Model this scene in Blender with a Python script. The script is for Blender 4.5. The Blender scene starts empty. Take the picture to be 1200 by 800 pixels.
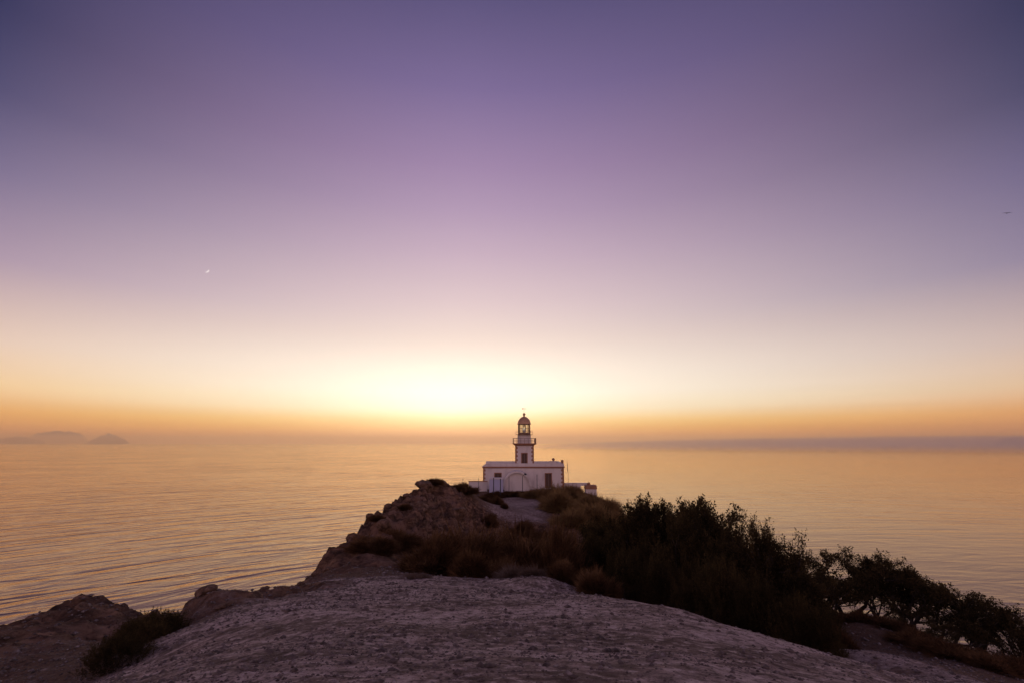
import bpy, bmesh, math, random
import numpy as np
from mathutils import Vector, Matrix, noise as mnoise

scene = bpy.context.scene
C = scene.collection
R = math.radians
CZ = 100.0                      # eye height above the sea
FPX = 540.0
TILT = math.atan(118 / 540)

# ------------------------------------------------------------ camera
cam_d = bpy.data.cameras.new('camera')
cam = bpy.data.objects.new('camera', cam_d)
C.objects.link(cam)
cam.location = (0, 0, CZ)
cam.rotation_euler = (R(90) + TILT, 0, 0)
cam_d.sensor_width = 36
cam_d.lens = 36 * FPX / 1200
cam_d.clip_start = 0.1
cam_d.clip_end = 200000
scene.camera = cam

# ------------------------------------------------------------ sky
def s2l(c):
    out = []
    for v in c[:3]:
        v = v / 255
        out.append(v / 12.92 if v <= 0.04045 else ((v + 0.055) / 1.055) ** 2.4)
    return (*out, 1)

world = bpy.data.worlds.new('World')
scene.world = world
world.use_nodes = True
WT = world.node_tree
WT.nodes.clear()

def wn(t, **k):
    n = WT.nodes.new(t)
    for a, b in k.items():
        setattr(n, a, b)
    return n

def wm(op, a, b=None, c=None, clamp=False):
    n = wn('ShaderNodeMath', operation=op, use_clamp=clamp)
    for i, v in enumerate((a, b, c)):
        if v is None:
            continue
        if hasattr(v, 'links'):
            WT.links.new(v, n.inputs[i])
        else:
            n.inputs[i].default_value = v
    return n.outputs[0]

def wramp(fac, stops, span=90.0):
    n = wn('ShaderNodeValToRGB')
    n.color_ramp.interpolation = 'EASE' if False else 'LINEAR'
    els = n.color_ramp.elements
    els[0].position = stops[0][0] / span
    els[0].color = s2l(stops[0][1])
    els[1].position = stops[-1][0] / span
    els[1].color = s2l(stops[-1][1])
    for d, c in stops[1:-1]:
        e = els.new(d / span)
        e.color = s2l(c)
    WT.links.new(fac, n.inputs[0])
    return n.outputs[0]

tc = wn('ShaderNodeTexCoord')
sep = wn('ShaderNodeSeparateXYZ')
WT.links.new(tc.outputs['Generated'], sep.inputs[0])
el = wm('DIVIDE', wm('ARCSINE', sep.outputs[2]), math.pi / 2, clamp=True)      # 0..1 for 0..90 degrees
az = wm('MULTIPLY', wm('ARCTAN2', sep.outputs[0], sep.outputs[1]), 180 / math.pi)
az = wm('ADD', az, 6.0)                                                       # glow sits a little left of straight ahead
def sstep(x, a, b):
    n = wn('ShaderNodeMapRange', interpolation_type='SMOOTHSTEP')
    WT.links.new(x, n.inputs['Value'])
    n.inputs['From Min'].default_value = a
    n.inputs['From Max'].default_value = b
    return n.outputs['Result']
A = wramp(el, [(0, (240, 146, 78)), (0.7, (250, 156, 70)), (1.7, (255, 186, 84)), (2.6, (255, 212, 126)), (4, (255, 242, 206)), (6, (255, 247, 228)),
               (9, (250, 236, 220)), (12.5, (236, 216, 206)), (17, (220, 197, 200)), (22.8, (198, 173, 190)),
               (28, (176, 151, 179)), (33, (157, 132, 167)), (41, (122, 105, 148)), (49, (90, 81, 122)),
               (60, (66, 64, 104)), (90, (48, 50, 86))])
BL = wramp(el, [(0, (210, 138, 104)), (1.0, (222, 146, 96)), (2.5, (240, 168, 94)), (4.7, (246, 202, 146)),
                (8.2, (226, 196, 178)), (15, (160, 138, 163)), (22, (112, 102, 137)), (28, (72, 70, 108)),
                (34, (52, 53, 90)), (60, (46, 46, 82)), (90, (48, 50, 86))])
BR = wramp(el, [(0, (200, 136, 112)), (1.0, (216, 144, 104)), (2.5, (234, 161, 102)), (4.7, (226, 187, 150)),
                (8.2, (198, 173, 168)), (15, (126, 116, 148)), (22, (95, 89, 127)), (28, (62, 63, 97)),
                (34, (48, 51, 84)), (60, (46, 46, 82)), (90, (48, 50, 86))])
BK = wramp(el, [(0, (178, 144, 150)), (5, (214, 166, 160)), (12, (218, 176, 176)), (25, (184, 156, 174)),
                (50, (126, 114, 148)), (90, (58, 57, 94))])
def wmix(f, a, b):
    n = wn('ShaderNodeMix', data_type='RGBA')
    WT.links.new(f, n.inputs[0])
    WT.links.new(a, n.inputs[6])
    WT.links.new(b, n.inputs[7])
    return n.outputs[2]
col = wmix(wm('POWER', wm('DIVIDE', wm('MAXIMUM', az, 0.0), 61.0, clamp=True), 1.6), A, BR)
col = wmix(wm('POWER', wm('DIVIDE', wm('MAXIMUM', wm('MULTIPLY', az, -1), 0.0), 48.0, clamp=True), 1.5), col, BL)
col = wmix(sstep(wm('ABSOLUTE', az), 65, 140), col, BK)
# bright aureole round the place where the sun has gone into the haze
eld = wm('MULTIPLY', el, 90.0)
qa = wm('POWER', wm('DIVIDE', wm('SUBTRACT', az, -1.5), 15.0), 2.0)
qe = wm('POWER', wm('DIVIDE', wm('SUBTRACT', eld, 3.6), 4.6), 2.0)
ga = wm('SQRT', wm('ADD', qa, qe))
glow = wm('MULTIPLY', wm('EXPONENT', wm('MULTIPLY', wm('POWER', ga, 1.5), -1.0)), 0.55)
qb = wm('SQRT', wm('ADD', wm('POWER', wm('DIVIDE', az, 34.0), 2.0), wm('POWER', wm('DIVIDE', wm('SUBTRACT', eld, 2.0), 11.0), 2.0)))
glow = wm('ADD', glow, wm('MULTIPLY', wm('EXPONENT', wm('MULTIPLY', wm('POWER', qb, 1.6), -1.0)), 0.10))
# faint streaks of high haze low in the sky
smap = wn('ShaderNodeMapping')
WT.links.new(tc.outputs['Generated'], smap.inputs[0])
smap.inputs['Scale'].default_value = (2.2, 2.2, 55)
smap.inputs['Rotation'].default_value = (0.0, R(1.2), 0.0)
sno = wn('ShaderNodeTexNoise')
WT.links.new(smap.outputs[0], sno.inputs['Vector'])
sno.inputs['Scale'].default_value = 1.6
sno.inputs['Detail'].default_value = 4
samp = wn('ShaderNodeMapRange', interpolation_type='SMOOTHSTEP')
WT.links.new(eld, samp.inputs[0])
samp.inputs[1].default_value = 1.0; samp.inputs[2].default_value = 9.0; samp.inputs[3].default_value = 0.16; samp.inputs[4].default_value = 0.02
sfac = wm('ADD', 1.0, wm('MULTIPLY', wm('SUBTRACT', sno.outputs['Fac'], 0.5), samp.outputs[0]))
scl = wn('ShaderNodeVectorMath', operation='SCALE')
WT.links.new(col, scl.inputs[0]); WT.links.new(sfac, scl.inputs['Scale'])
col = scl.outputs[0]
gcol = wn('ShaderNodeMix', data_type='RGBA', blend_type='ADD')
gcol.inputs[0].default_value = 1.0
WT.links.new(col, gcol.inputs[6])
gs = wn('ShaderNodeVectorMath', operation='SCALE')
gs.inputs[0].default_value = (0.92, 0.78, 0.62)
WT.links.new(glow, gs.inputs['Scale'])
WT.links.new(gs.outputs[0], gcol.inputs[7])
col = gcol.outputs[2]
bg = wn('ShaderNodeBackground')
WT.links.new(col, bg.inputs[0])
bg.inputs[1].default_value = 1.0
nish = wn('ShaderNodeTexSky')
nish.sky_type = 'NISHITA'
nish.sun_disc = False
SUN_EL, SUN_AZ = R(1.5), R(-6)
nish.sun_elevation = SUN_EL
nish.sun_rotation = SUN_AZ
bg2 = wn('ShaderNodeBackground')
WT.links.new(nish.outputs[0], bg2.inputs[0])
bg2.inputs[1].default_value = 0.004
add = wn('ShaderNodeAddShader')
WT.links.new(bg.outputs[0], add.inputs[0])
WT.links.new(bg2.outputs[0], add.inputs[1])
wo = wn('ShaderNodeOutputWorld')
WT.links.new(add.outputs[0], wo.inputs['Surface'])

# the last of the sun, low behind the lighthouse and veiled by the haze
sl = bpy.data.lights.new('sun', 'SUN')
sl.energy = 0.03
sl.angle = R(35)
sl.color = (1.0, 0.55, 0.25)
sun = bpy.data.objects.new('sun', sl)
C.objects.link(sun)
sd = Vector((math.sin(SUN_AZ) * math.cos(SUN_EL), math.cos(SUN_AZ) * math.cos(SUN_EL), math.sin(SUN_EL)))
sun.rotation_euler = (-sd).to_track_quat('-Z', 'Y').to_euler()

scene.view_settings.view_transform = 'Standard'
scene.view_settings.look = 'None'
scene.view_settings.exposure = 0.08
scene.view_settings.gamma = 1
scene.view_settings.use_curve_mapping = False
scene.cycles.max_bounces = 6
scene.cycles.volume_bounces = 4
scene.cycles.transparent_max_bounces = 8
scene.cycles.use_denoising = True

# ------------------------------------------------------------ helpers
def px3(px, py, Y):
    """Where the sight line through a photo pixel is at distance Y ahead (height relative to the eye)."""
    u = (px - 600) / FPX
    v = (400 - py) / FPX
    fw = math.cos(TILT) - v * math.sin(TILT)
    up = math.sin(TILT) + v * math.cos(TILT)
    return (u * Y / fw, Y, up * Y / fw)

class NT:
    def __init__(self, name):
        self.m = bpy.data.materials.new(name)
        self.m.use_nodes = True
        self.t = self.m.node_tree
        self.t.nodes.clear()
        self.out = self.n('ShaderNodeOutputMaterial')
    def n(self, t, **k):
        n = self.t.nodes.new(t)
        for a, b in k.items():
            setattr(n, a, b)
        return n
    def l(self, a, b):
        self.t.links.new(a, b)
    def setv(self, sock, v):
        if hasattr(v, 'links'):
            self.l(v, sock)
        elif isinstance(v, (tuple, list)) and len(v) == 3 and sock.type == 'RGBA':
            sock.default_value = (*v, 1)
        else:
            sock.default_value = v
    def pos(self):
        return self.n('ShaderNodeNewGeometry').outputs['Position']
    def objc(self):
        return self.n('ShaderNodeTexCoord').outputs['Object']
    def mapping(self, vec, scale=(1, 1, 1), rot=(0, 0, 0)):
        n = self.n('ShaderNodeMapping')
        self.l(vec, n.inputs[0])
        n.inputs['Scale'].default_value = scale
        n.inputs['Rotation'].default_value = rot
        return n.outputs[0]
    def noise(self, vec, scale=1, detail=4, rough=0.5, dist=0.0):
        n = self.n('ShaderNodeTexNoise')
        if vec is not None:
            self.l(vec, n.inputs['Vector'])
        n.inputs['Scale'].default_value = scale
        n.inputs['Detail'].default_value = detail
        n.inputs['Roughness'].default_value = rough
        n.inputs['Distortion'].default_value = dist
        return n.outputs['Fac']
    def ramp(self, fac, stops):
        n = self.n('ShaderNodeValToRGB')
        e = n.color_ramp.elements
        def c4(c):
            return (c, c, c, 1) if isinstance(c, (int, float)) else (*c, 1)
        e[0].position, e[0].color = stops[0][0], c4(stops[0][1])
        e[1].position, e[1].color = stops[-1][0], c4(stops[-1][1])
        for p, c in stops[1:-1]:
            x = e.new(p)
            x.color = c4(c)
        self.l(fac, n.inputs[0])
        return n.outputs[0]
    def mix(self, f, a, b, mode='MIX'):
        n = self.n('ShaderNodeMix', data_type='RGBA', blend_type=mode)
        self.setv(n.inputs[0], f)
        self.setv(n.inputs[6], a)
        self.setv(n.inputs[7], b)
        return n.outputs[2]
    def math(self, op, a, b=None, clamp=False):
        n = self.n('ShaderNodeMath', operation=op, use_clamp=clamp)
        self.setv(n.inputs[0], a)
        if b is not None:
            self.setv(n.inputs[1], b)
        return n.outputs[0]
    def bump(self, h, strength=0.5, dist=0.1, normal=None):
        n = self.n('ShaderNodeBump')
        self.setv(n.inputs['Height'], h)
        self.setv(n.inputs['Strength'], strength)
        n.inputs['Distance'].default_value = dist
        if normal is not None:
            self.l(normal, n.inputs['Normal'])
        return n.outputs[0]
    def bsdf(self, color, rough=0.9, normal=None, **k):
        b = self.n('ShaderNodeBsdfPrincipled')
        self.setv(b.inputs['Base Color'], color)
        self.setv(b.inputs['Roughness'], rough)
        if normal is not None:
            self.l(normal, b.inputs['Normal'])
        for a, v in k.items():
            self.setv(b.inputs[a.replace('_', ' ')], v)
        self.l(b.outputs[0], self.out.inputs[0])
        return b

def obj(name, mesh, mat=None, parent=None, smooth=False):
    o = bpy.data.objects.new(name, mesh)
    C.objects.link(o)
    if mat is not None:
        if isinstance(mat, (list, tuple)):
            for m in mat:
                mesh.materials.append(m)
        else:
            mesh.materials.append(mat)
    if parent is not None:
        o.parent = parent
    if smooth:
        mesh.polygons.foreach_set('use_smooth', [True] * len(mesh.polygons))
    return o

def mesh_from(verts, faces, name='mesh'):
    me = bpy.data.meshes.new(name)
    me.from_pydata(verts, [], faces)
    me.update()
    return me

def mesh_np(V, F, name='mesh'):
    """V (n,3), F (m,k) arrays of equal-sided faces."""
    me = bpy.data.meshes.new(name)
    V = np.asarray(V, dtype=np.float32)
    F = np.asarray(F, dtype=np.int32)
    me.vertices.add(len(V))
    me.vertices.foreach_set('co', V.ravel())
    me.loops.add(F.size)
    me.loops.foreach_set('vertex_index', F.ravel())
    me.polygons.add(len(F))
    me.polygons.foreach_set('loop_start', np.arange(0, F.size, F.shape[1], dtype=np.int32))
    me.update(calc_edges=True)
    return me

def thing(name, label, cat, loc=(0, 0, 0), rz=0.0, group=None):
    o = bpy.data.objects.new(name, None)
    C.objects.link(o)
    o.location = loc
    o.rotation_euler = (0, 0, rz)
    o.empty_display_size = 0.3
    tag(o, label, cat, group)
    return o

def tag(o, label, cat, group=None, kind=None):
    o['label'] = label
    o['category'] = cat
    if group:
        o['group'] = group
    if kind:
        o['kind'] = kind
    return o

def copy_tree(o, parent=None):
    c = o.copy()
    C.objects.link(c)
    c.parent = parent
    for ch in list(o.children):
        copy_tree(ch, c)
    return c

# ------------------------------------------------------------ value noise in numpy
def vnoise(x, y, seed=0):
    xi = np.floor(x).astype(np.int64)
    yi = np.floor(y).astype(np.int64)
    xf = x - xi
    yf = y - yi
    def h(a, b):
        n = (a * 374761393 + b * 668265263 + seed * 1442695041) & 0xffffffff
        n = ((n ^ (n >> 13)) * 1274126177) & 0xffffffff
        n = n ^ (n >> 16)
        return (n & 0xffff) / 65535.0
    sx = xf * xf * (3 - 2 * xf)
    sy = yf * yf * (3 - 2 * yf)
    a = h(xi, yi) * (1 - sx) + h(xi + 1, yi) * sx
    b = h(xi, yi + 1) * (1 - sx) + h(xi + 1, yi + 1) * sx
    return a * (1 - sy) + b * sy

def fbm(x, y, oct=4, seed=0, ridged=False, gain=0.5):
    s = np.zeros_like(x, dtype=float)
    amp = 1.0
    tot = 0.0
    for i in range(oct):
        n = vnoise(x * 2 ** i + 17.3 * i, y * 2 ** i - 9.1 * i, seed + i) * 2 - 1
        if ridged:
            n = 1 - 2 * np.abs(n)
        s += amp * n
        tot += amp
        amp *= gain
    return s / tot

# ------------------------------------------------------------ the shape of the headland
CTRL_PX = [
    # trampled clearing in front
    (600, 800, 3.8), (350, 800, 4.0), (850, 800, 4.1), (600, 760, 6.0), (600, 720, 9.6), (560, 690, 15.0),
    (400, 740, 7.6), (450, 700, 12.5), (700, 730, 8.5), (780, 760, 6.4), (500, 675, 20.0),
    (250, 770, 6.0), (300, 730, 9.5), (380, 690, 15.0), (230, 735, 10.5), (160, 795, 6.2),
    (820, 722, 11.5), (720, 700, 14.0), (900, 745, 9.2), (985, 773, 7.6), (930, 790, 5.2),
    (632, 674, 18.6), (602, 682, 18.3), (656, 695, 17.2), (565, 692, 16.6),
    # spur at far left
    (0, 737, 13), (30, 724, 14.5), (60, 712, 15.5), (90, 700, 16.5), (112, 700, 17), (140, 709, 16.5), (178, 719, 15.8),
    (60, 770, 10.5), (20, 790, 9.5), (120, 745, 12),
    # gully with its dark bush
    (203, 742, 14.4), (196, 730, 15.6), (170, 752, 12.0), (130, 788, 9.0),
    # low rocky ridge
    (214, 716, 14.6), (226, 700, 15.2), (240, 692, 16), (256, 690.5, 17), (280, 693, 17.8), (310, 690, 18.6), (350, 683, 20), (366, 677, 21.5),
    (262, 716, 13.2), (292, 706, 14.6), (330, 700, 15.6),
    # rocky knoll
    (372, 668, 23), (374, 657, 25), (384, 641, 28), (405, 634, 31), (414, 626, 33), (440, 600, 38), (465, 585, 43),
    (490, 573, 48), (510, 564, 52), (527, 567, 55), (545, 574, 60),
    (410, 662, 24.5), (440, 640, 28.5), (455, 620, 33), (470, 670, 23.5), (480, 610, 37), (490, 592, 43), (520, 590, 48), (520, 612, 42), (545, 620, 44), (565, 604, 55),
    (500, 640, 33), (560, 640, 46), (600, 640, 49), (650, 640, 49), (700, 640, 50),
    # plateau below the lighthouse
    (585, 606, 58), (620, 603, 61), (655, 612, 58), (600, 590, 68), (640, 592, 69), (590, 578, 79), (660, 580, 80),
    (560, 574, 84), (615, 571.5, 88), (655, 571, 88), (690, 578, 84), (600, 571, 96), (650, 571, 96),
    (700, 590, 76), (720, 604, 68), (735, 615, 62), (690, 615, 60), (740, 640, 52),
    # path beyond the trees at right
    (1050, 780, 12), (1000, 760, 14), (985, 728, 19), (1010, 720, 22), (1060, 738, 20), (1100, 755, 18), (1130, 790, 12.0), (1150, 772, 16),
    (1200, 786, 15), (1080, 797, 10.5), (1200, 800, 13),
]
CTRL_XYZ = [
    (0, -3, -1.6), (0, -12, -1.2), (-8, -10, -2.4), (9, -10, -3.0), (-6, 2, -2.2), (6, 1, -2.6), (0, 1.0, -1.6), (0, -35, 1), (-14, -30, -2), (16, -30, -4),
    (12, 3, -5.0), (18, 6, -7.5), (-10, 4, -4.0), (-14, 5, -5.5), (-17, 10, -6.5), (16, -8, -5.5),
    # saddle hidden behind the bushes
    (1, 26, -8.0), (4, 32, -9.6), (8, 38, -10.8), (0, 38, -9.6), (-3, 30, -7.8), (10, 26, -9.6), (15, 32, -12),
    (8, 18, -6.8), (12, 22, -9.0), (6, 22, -8.0), (18, 26, -12), (20, 20, -10.5), (14, 50, -13), (20, 44, -15), (9.5, 15.5, -6.4), (7.6, 11.5, -5.2),
    (24, 16, -11), (20, 12, -8.5),
    # back side of the hill
    (-12, 80, -10), (-11, 66, -9), (-8, 95, -9.5), (16, 92, -10.5), (20, 80, -12.5), (22, 66, -15), (4, 104, -10),
]
PTS = np.array([px3(*p) for p in CTRL_PX] + CTRL_XYZ, dtype=float)
MQC = 1.2
def _phi(r2):
    return -np.sqrt(r2 + MQC * MQC)
_n = len(PTS)
_d2 = (PTS[:, None, 0] - PTS[None, :, 0]) ** 2 + (PTS[:, None, 1] - PTS[None, :, 1]) ** 2
_A = np.zeros((_n + 1, _n + 1))
_A[:_n, :_n] = _phi(_d2) + np.eye(_n) * 0.03
_A[:_n, _n] = 1
_A[_n, :_n] = 1
_w = np.linalg.solve(_A, np.concatenate([PTS[:, 2], [0]]))

# brink of the cliffs, seen from above
EDGE = [(-20, -60), (-20, -20), (-18, 2), (-16, 9), (-13.8, 13.2), (-14.4, 14.6), (-14.7, 15.7), (-14.9, 16.9), (-14.3, 17.5), (-13, 17.0), (-11.6, 16.1), (-10.1, 14.3),
        (-9.8, 15.0), (-10.1, 16.2), (-10.1, 17.2), (-9.8, 18.4), (-9.2, 19.4), (-8.7, 20.6), (-8.8, 22), (-9.5, 23.4), (-10.0, 25), (-10.6, 28.5), (-10.8, 31), (-11.0, 34.5),
        (-11.0, 38), (-10.5, 43), (-9.7, 48), (-8.8, 52), (-8.6, 56), (-9.5, 62), (-11.5, 70), (-13, 82), (-12, 96), (-6, 107), (6, 110), (13, 104),
        (16.0, 90), (16.3, 76), (16.8, 68), (18.5, 60), (23, 50), (27, 40), (28, 30), (23, 25), (19, 22.0), (18.5, 19.5), (19.5, 17.3), (22, 14), (24, 5), (22, -20), (22, -60)]
EX = np.array(EDGE, dtype=float)
def edge_dist(x, y):
    """Signed distance to the brink: positive outside."""
    shp = x.shape
    x = x.ravel(); y = y.ravel()
    best = np.full(x.shape, 1e9)
    inside = np.zeros(x.shape, bool)
    n = len(EX)
    for i in range(n):
        x1, y1 = EX[i]; x2, y2 = EX[(i + 1) % n]
        dx, dy = x2 - x1, y2 - y1
        t = np.clip(((x - x1) * dx + (y - y1) * dy) / (dx * dx + dy * dy), 0, 1)
        d = (x - x1 - t * dx) ** 2 + (y - y1 - t * dy) ** 2
        best = np.minimum(best, d)
        cr = ((y1 > y) != (y2 > y)) & (x < (x2 - x1) * (y - y1) / (y2 - y1 + 1e-12) + x1)
        inside ^= cr
    d = np.sqrt(best)
    return np.where(inside, -d, d).reshape(shp)

def rockiness(x, y):
    """1 on the knoll, ridge and spur, 0 on trodden earth."""
    def blob(cx, cy, rx, ry, a=0.0):
        ca, sa = math.cos(a), math.sin(a)
        u = ((x - cx) * ca + (y - cy) * sa) / rx
        v = (-(x - cx) * sa + (y - cy) * ca) / ry
        return np.clip(1.6 - 1.6 * np.sqrt(u * u + v * v), 0, 1)
    r = blob(-8, 40, 8, 21, -0.05)
    r = np.maximum(r, blob(-0.5, 51.5, 14, 8.5))
    r = np.maximum(r, 0.7 * blob(-9.0, 17.5, 4.2, 3.6, 0.6))
    r = np.maximum(r, 0.62 * blob(-14.0, 14.0, 7, 7.0, 0.3))  # spur: rock, with its shaded brown also put into the colour
    r = np.maximum(r, blob(12, 60, 8, 9) * 0.6)
    return r

# local lumps and dips of the brink
ADJ = [(-14.2, 14.1, -0.17, 0.8), (-14.6, 14.8, -0.12, 0.8), (-14.4, 14.9, -0.1, 0.8), (-14.0, 14.9, -0.04, 0.8), (-15.0, 16.5, -0.09, 0.8), (-15.0, 16.9, -0.05, 0.8), (-13.3, 17.0, -0.09, 0.8), (-12.6, 17.0, -0.04, 0.8), (-11.7, 16.4, -0.24, 0.8), (-10.0, 15.1, -0.05, 0.8), (-10.4, 16.1, -0.03, 0.8), (-9.6, 16.0, -0.02, 0.8), (-9.7, 16.7, -0.06, 0.8), (-9.3, 16.6, -0.09, 0.8), (-9.0, 16.5, -0.12, 0.8), (-8.6, 16.5, -0.1, 0.8), (-8.2, 16.4, -0.08, 0.8), (-8.3, 18.1, -0.1, 0.8), (-10.8, 25.6, -0.08, 1.0), (-10.4, 25.6, -0.19, 1.0), (-10.4, 26.6, -0.17, 1.0), (-10.1, 26.6, -0.06, 1.0), (-10.8, 29.2, -0.15, 1.0), (-10.4, 29.7, -0.08, 1.0), (-9.9, 29.0, -0.06, 1.0), (-11.2, 34.6, -0.4, 1.1), (-11.0, 36.0, -0.38, 1.1), (-11.0, 39.5, -0.39, 1.2), (-10.5, 40.9, -0.39, 1.2), (-10.1, 43.3, -0.4, 1.3), (-10.0, 46.5, -0.36, 1.3), (-9.5, 49.7, -0.37, 1.4), (-9.2, 51.2, -0.35, 1.4), (-8.8, 56.2, -0.3, 1.5), (-7.4, 55.0, -0.23, 1.5), (-6.1, 59.7, 0.35, 1.6), (-13.8, 13.8, -0.11, 0.7), (-14.6, 14.8, -0.05, 0.8), (-14.8, 17.1, 0.06, 0.8), (-13.9, 17.5, 0.06, 0.8), (-12.6, 17.0, 0.05, 0.8), (-11.4, 16.3, -0.04, 0.8), (-11.0, 16.1, 0.11, 0.8), (-10.1, 16.1, 0.03, 0.8), (-9.6, 15.6, 0.02, 0.8), (-9.3, 15.6, 0.02, 0.8), (-8.8, 15.7, -0.03, 0.8), (-9.0, 16.5, -0.05, 0.8), (-8.6, 16.5, -0.02, 0.8), (-9.5, 19.4, -0.09, 0.8), (-8.8, 20.8, -0.13, 0.9), (-9.6, 23.7, -0.48, 0.9), (-10.7, 27.5, -0.16, 1.0), (-10.8, 29.2, -0.1, 1.0), (-11.0, 34.3, -0.38, 1.1), (-11.3, 37.5, -0.3, 1.2), (-10.9, 39.5, -0.24, 1.2), (-10.5, 41.0, -0.17, 1.2), (-10.5, 44.8, -0.27, 1.3), (-9.5, 49.7, -0.37, 1.4), (-8.8, 53.4, -0.17, 1.5), (-15.0, 16.5, -0.06, 0.8), (-14.3, 17.5, -0.03, 0.8), (-14.0, 17.5, -0.04, 0.8), (-13.3, 17.0, -0.05, 0.8), (-11.3, 16.1, -0.07, 0.8), (-11.0, 16.1, 0.08, 0.8), (-8.8, 15.6, -0.04, 0.8), (-9.0, 16.5, -0.06, 0.8), (-10.1, 25.3, -0.41, 1.0), (-10.4, 26.6, -0.07, 1.0), (-10.8, 28.5, 0.15, 1.0), (-14.8, 15.9, 0.06, 0.8), (-14.8, 17.1, 0.04, 0.8), (-13.9, 17.5, 0.07, 0.8), (-11.3, 16.1, -0.06, 0.8), (-11.0, 16.1, 0.05, 0.8), (-10.4, 16.1, -0.04, 0.8), (-10.5, 26.5, -0.38, 1.0), (-10.8, 29.2, -0.1, 1.0), (-15.0, 16.5, -0.05, 0.8), (-14.3, 17.5, -0.03, 0.8), (-14.0, 17.5, -0.04, 0.8), (-11.3, 16.1, -0.05, 0.8), (-11.0, 16.1, 0.08, 0.8), (-9.6, 15.6, 0.04, 0.8), (-10.1, 16.7, 0.03, 0.8), (-9.7, 16.7, 0.03, 0.8), (-9.0, 22.4, -0.21, 0.9), (-10.7, 27.5, 0.11, 1.0), (-13.9, 17.5, 0.07, 0.8), (-11.3, 16.1, -0.06, 0.8), (-11.0, 16.1, 0.05, 0.8), (-10.1, 15.3, -0.04, 0.8), (-10.4, 16.1, -0.05, 0.8), (-10.5, 26.6, -0.28, 1.0), (-14.3, 17.5, -0.03, 0.8), (-14.0, 17.5, -0.04, 0.8), (-11.3, 16.1, -0.04, 0.8), (-11.0, 16.1, 0.06, 0.8), (-10.4, 16.1, -0.03, 0.8), (-11.0, 28.0, -0.13, 1.0), (-10.7, 27.5, 0.07, 1.0), (-14.8, 17.1, 0.05, 0.8), (-13.9, 17.5, 0.05, 0.8), (-11.3, 16.1, -0.05, 0.8), (-11.0, 16.1, 0.08, 0.8), (-9.9, 24.4, -0.14, 0.9), (-10.7, 27.5, 0.1, 1.0), (-10.8, 28.5, 0.09, 1.0)]

def hgt(x, y, detail=True):
    x = np.asarray(x, float); y = np.asarray(y, float)
    shp = x.shape
    xf, yf = x.ravel(), y.ravel()
    z = np.empty(xf.shape)
    CH = 60000
    for s in range(0, len(xf), CH):
        d2 = (xf[s:s + CH, None] - PTS[None, :, 0]) ** 2 + (yf[s:s + CH, None] - PTS[None, :, 1]) ** 2
        z[s:s + CH] = _phi(d2) @ _w[:_n] + _w[_n]
    z = z.reshape(shp)
    e = edge_dist(x, y)
    e2 = e + 0.35 * fbm(x * 0.35, y * 0.35, 3, 5)
    if detail:
        rk = rockiness(x, y)
        out = np.clip(e / 3 + 0.5, 0, 1)
        rk = np.maximum(rk, out)
        dist = np.sqrt(x * x + y * y)
        z = z + 0.05 * fbm(x * 0.8, y * 0.8, 3, 11) - 0.05 * np.clip(fbm(x * 0.55 + 4, y * 0.8, 4, 15, ridged=True) - 0.25, 0, 1)
        z = z + 0.024 * fbm(x * 3.3, y * 3.3, 4, 12) * np.clip(1.5 - dist / 30, 0, 1)
        big = fbm(x * 0.28 + 3, y * 0.28, 5, 21, ridged=True, gain=0.6)
        # strata: break the slope into ledges
        st = (z * 1.3 + 0.8 * fbm(x * 0.5, y * 0.5, 3, 31)) * 1.2
        led = (np.abs((st % 1.0) - 0.5) * 2) ** 2
        fine = fbm(x * 1.4, y * 1.4, 4, 41, ridged=True, gain=0.6)
        z = z + rk * (0.62 * (big - 0.15) + 0.42 * (led - 0.75) + 0.42 * (fine - 0.15)) * np.clip(dist / 26, 0.3, 1.2)
    for ax_, ay_, az_, ar_ in ADJ:
        z = z + az_ * np.exp(-((x - ax_) ** 2 + (y - ay_) ** 2) / (ar_ * ar_))
    eo = np.clip(e2 - 0.2, 0, None)
    z = z - np.minimum(eo * 2.2, 5) - eo * 1.15 * (1 + 0.25 * fbm(x * 0.08, y * 0.08, 4, 51))
    return z

def grid_axis(segs):
    out = []
    for a, b, s in segs:
        n = max(1, int(round((b - a) / s)))
        out += [a + (b - a) * i / n for i in range(n)]
    out.append(segs[-1][1])
    return np.array(out)

gx = grid_axis([(-140, -60, 4), (-60, -22, 0.8), (-22, -4, 0.13), (-4, 10, 0.11), (10, 24, 0.18), (24, 60, 0.9), (60, 150, 4)])
gy = grid_axis([(-150, -60, 4), (-60, 0, 0.8), (0, 20, 0.1), (20, 66, 0.17), (66, 112, 0.35), (112, 230, 3)])
GX, GY = np.meshgrid(gx, gy)
GZ = hgt(GX, GY) + CZ
ny_, nx_ = GX.shape
V = np.stack([GX.ravel(), GY.ravel(), np.maximum(GZ.ravel(), -6)], 1)
idx = np.arange(ny_ * nx_).reshape(ny_, nx_)
F = np.stack([idx[:-1, :-1].ravel(), idx[:-1, 1:].ravel(), idx[1:, 1:].ravel(), idx[1:, :-1].ravel()], 1)
ground_me = mesh_np(V, F, 'ground')
# per-vertex rockiness drives the kind of surface (bare rock or trodden earth)
att = ground_me.attributes.new('rocky', 'FLOAT', 'POINT')
rk_v = np.maximum(rockiness(GX, GY), np.clip(edge_dist(GX, GY) / 3 + 0.4, 0, 1)).ravel().astype(np.float32)
att.data.foreach_set('value', rk_v)

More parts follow.
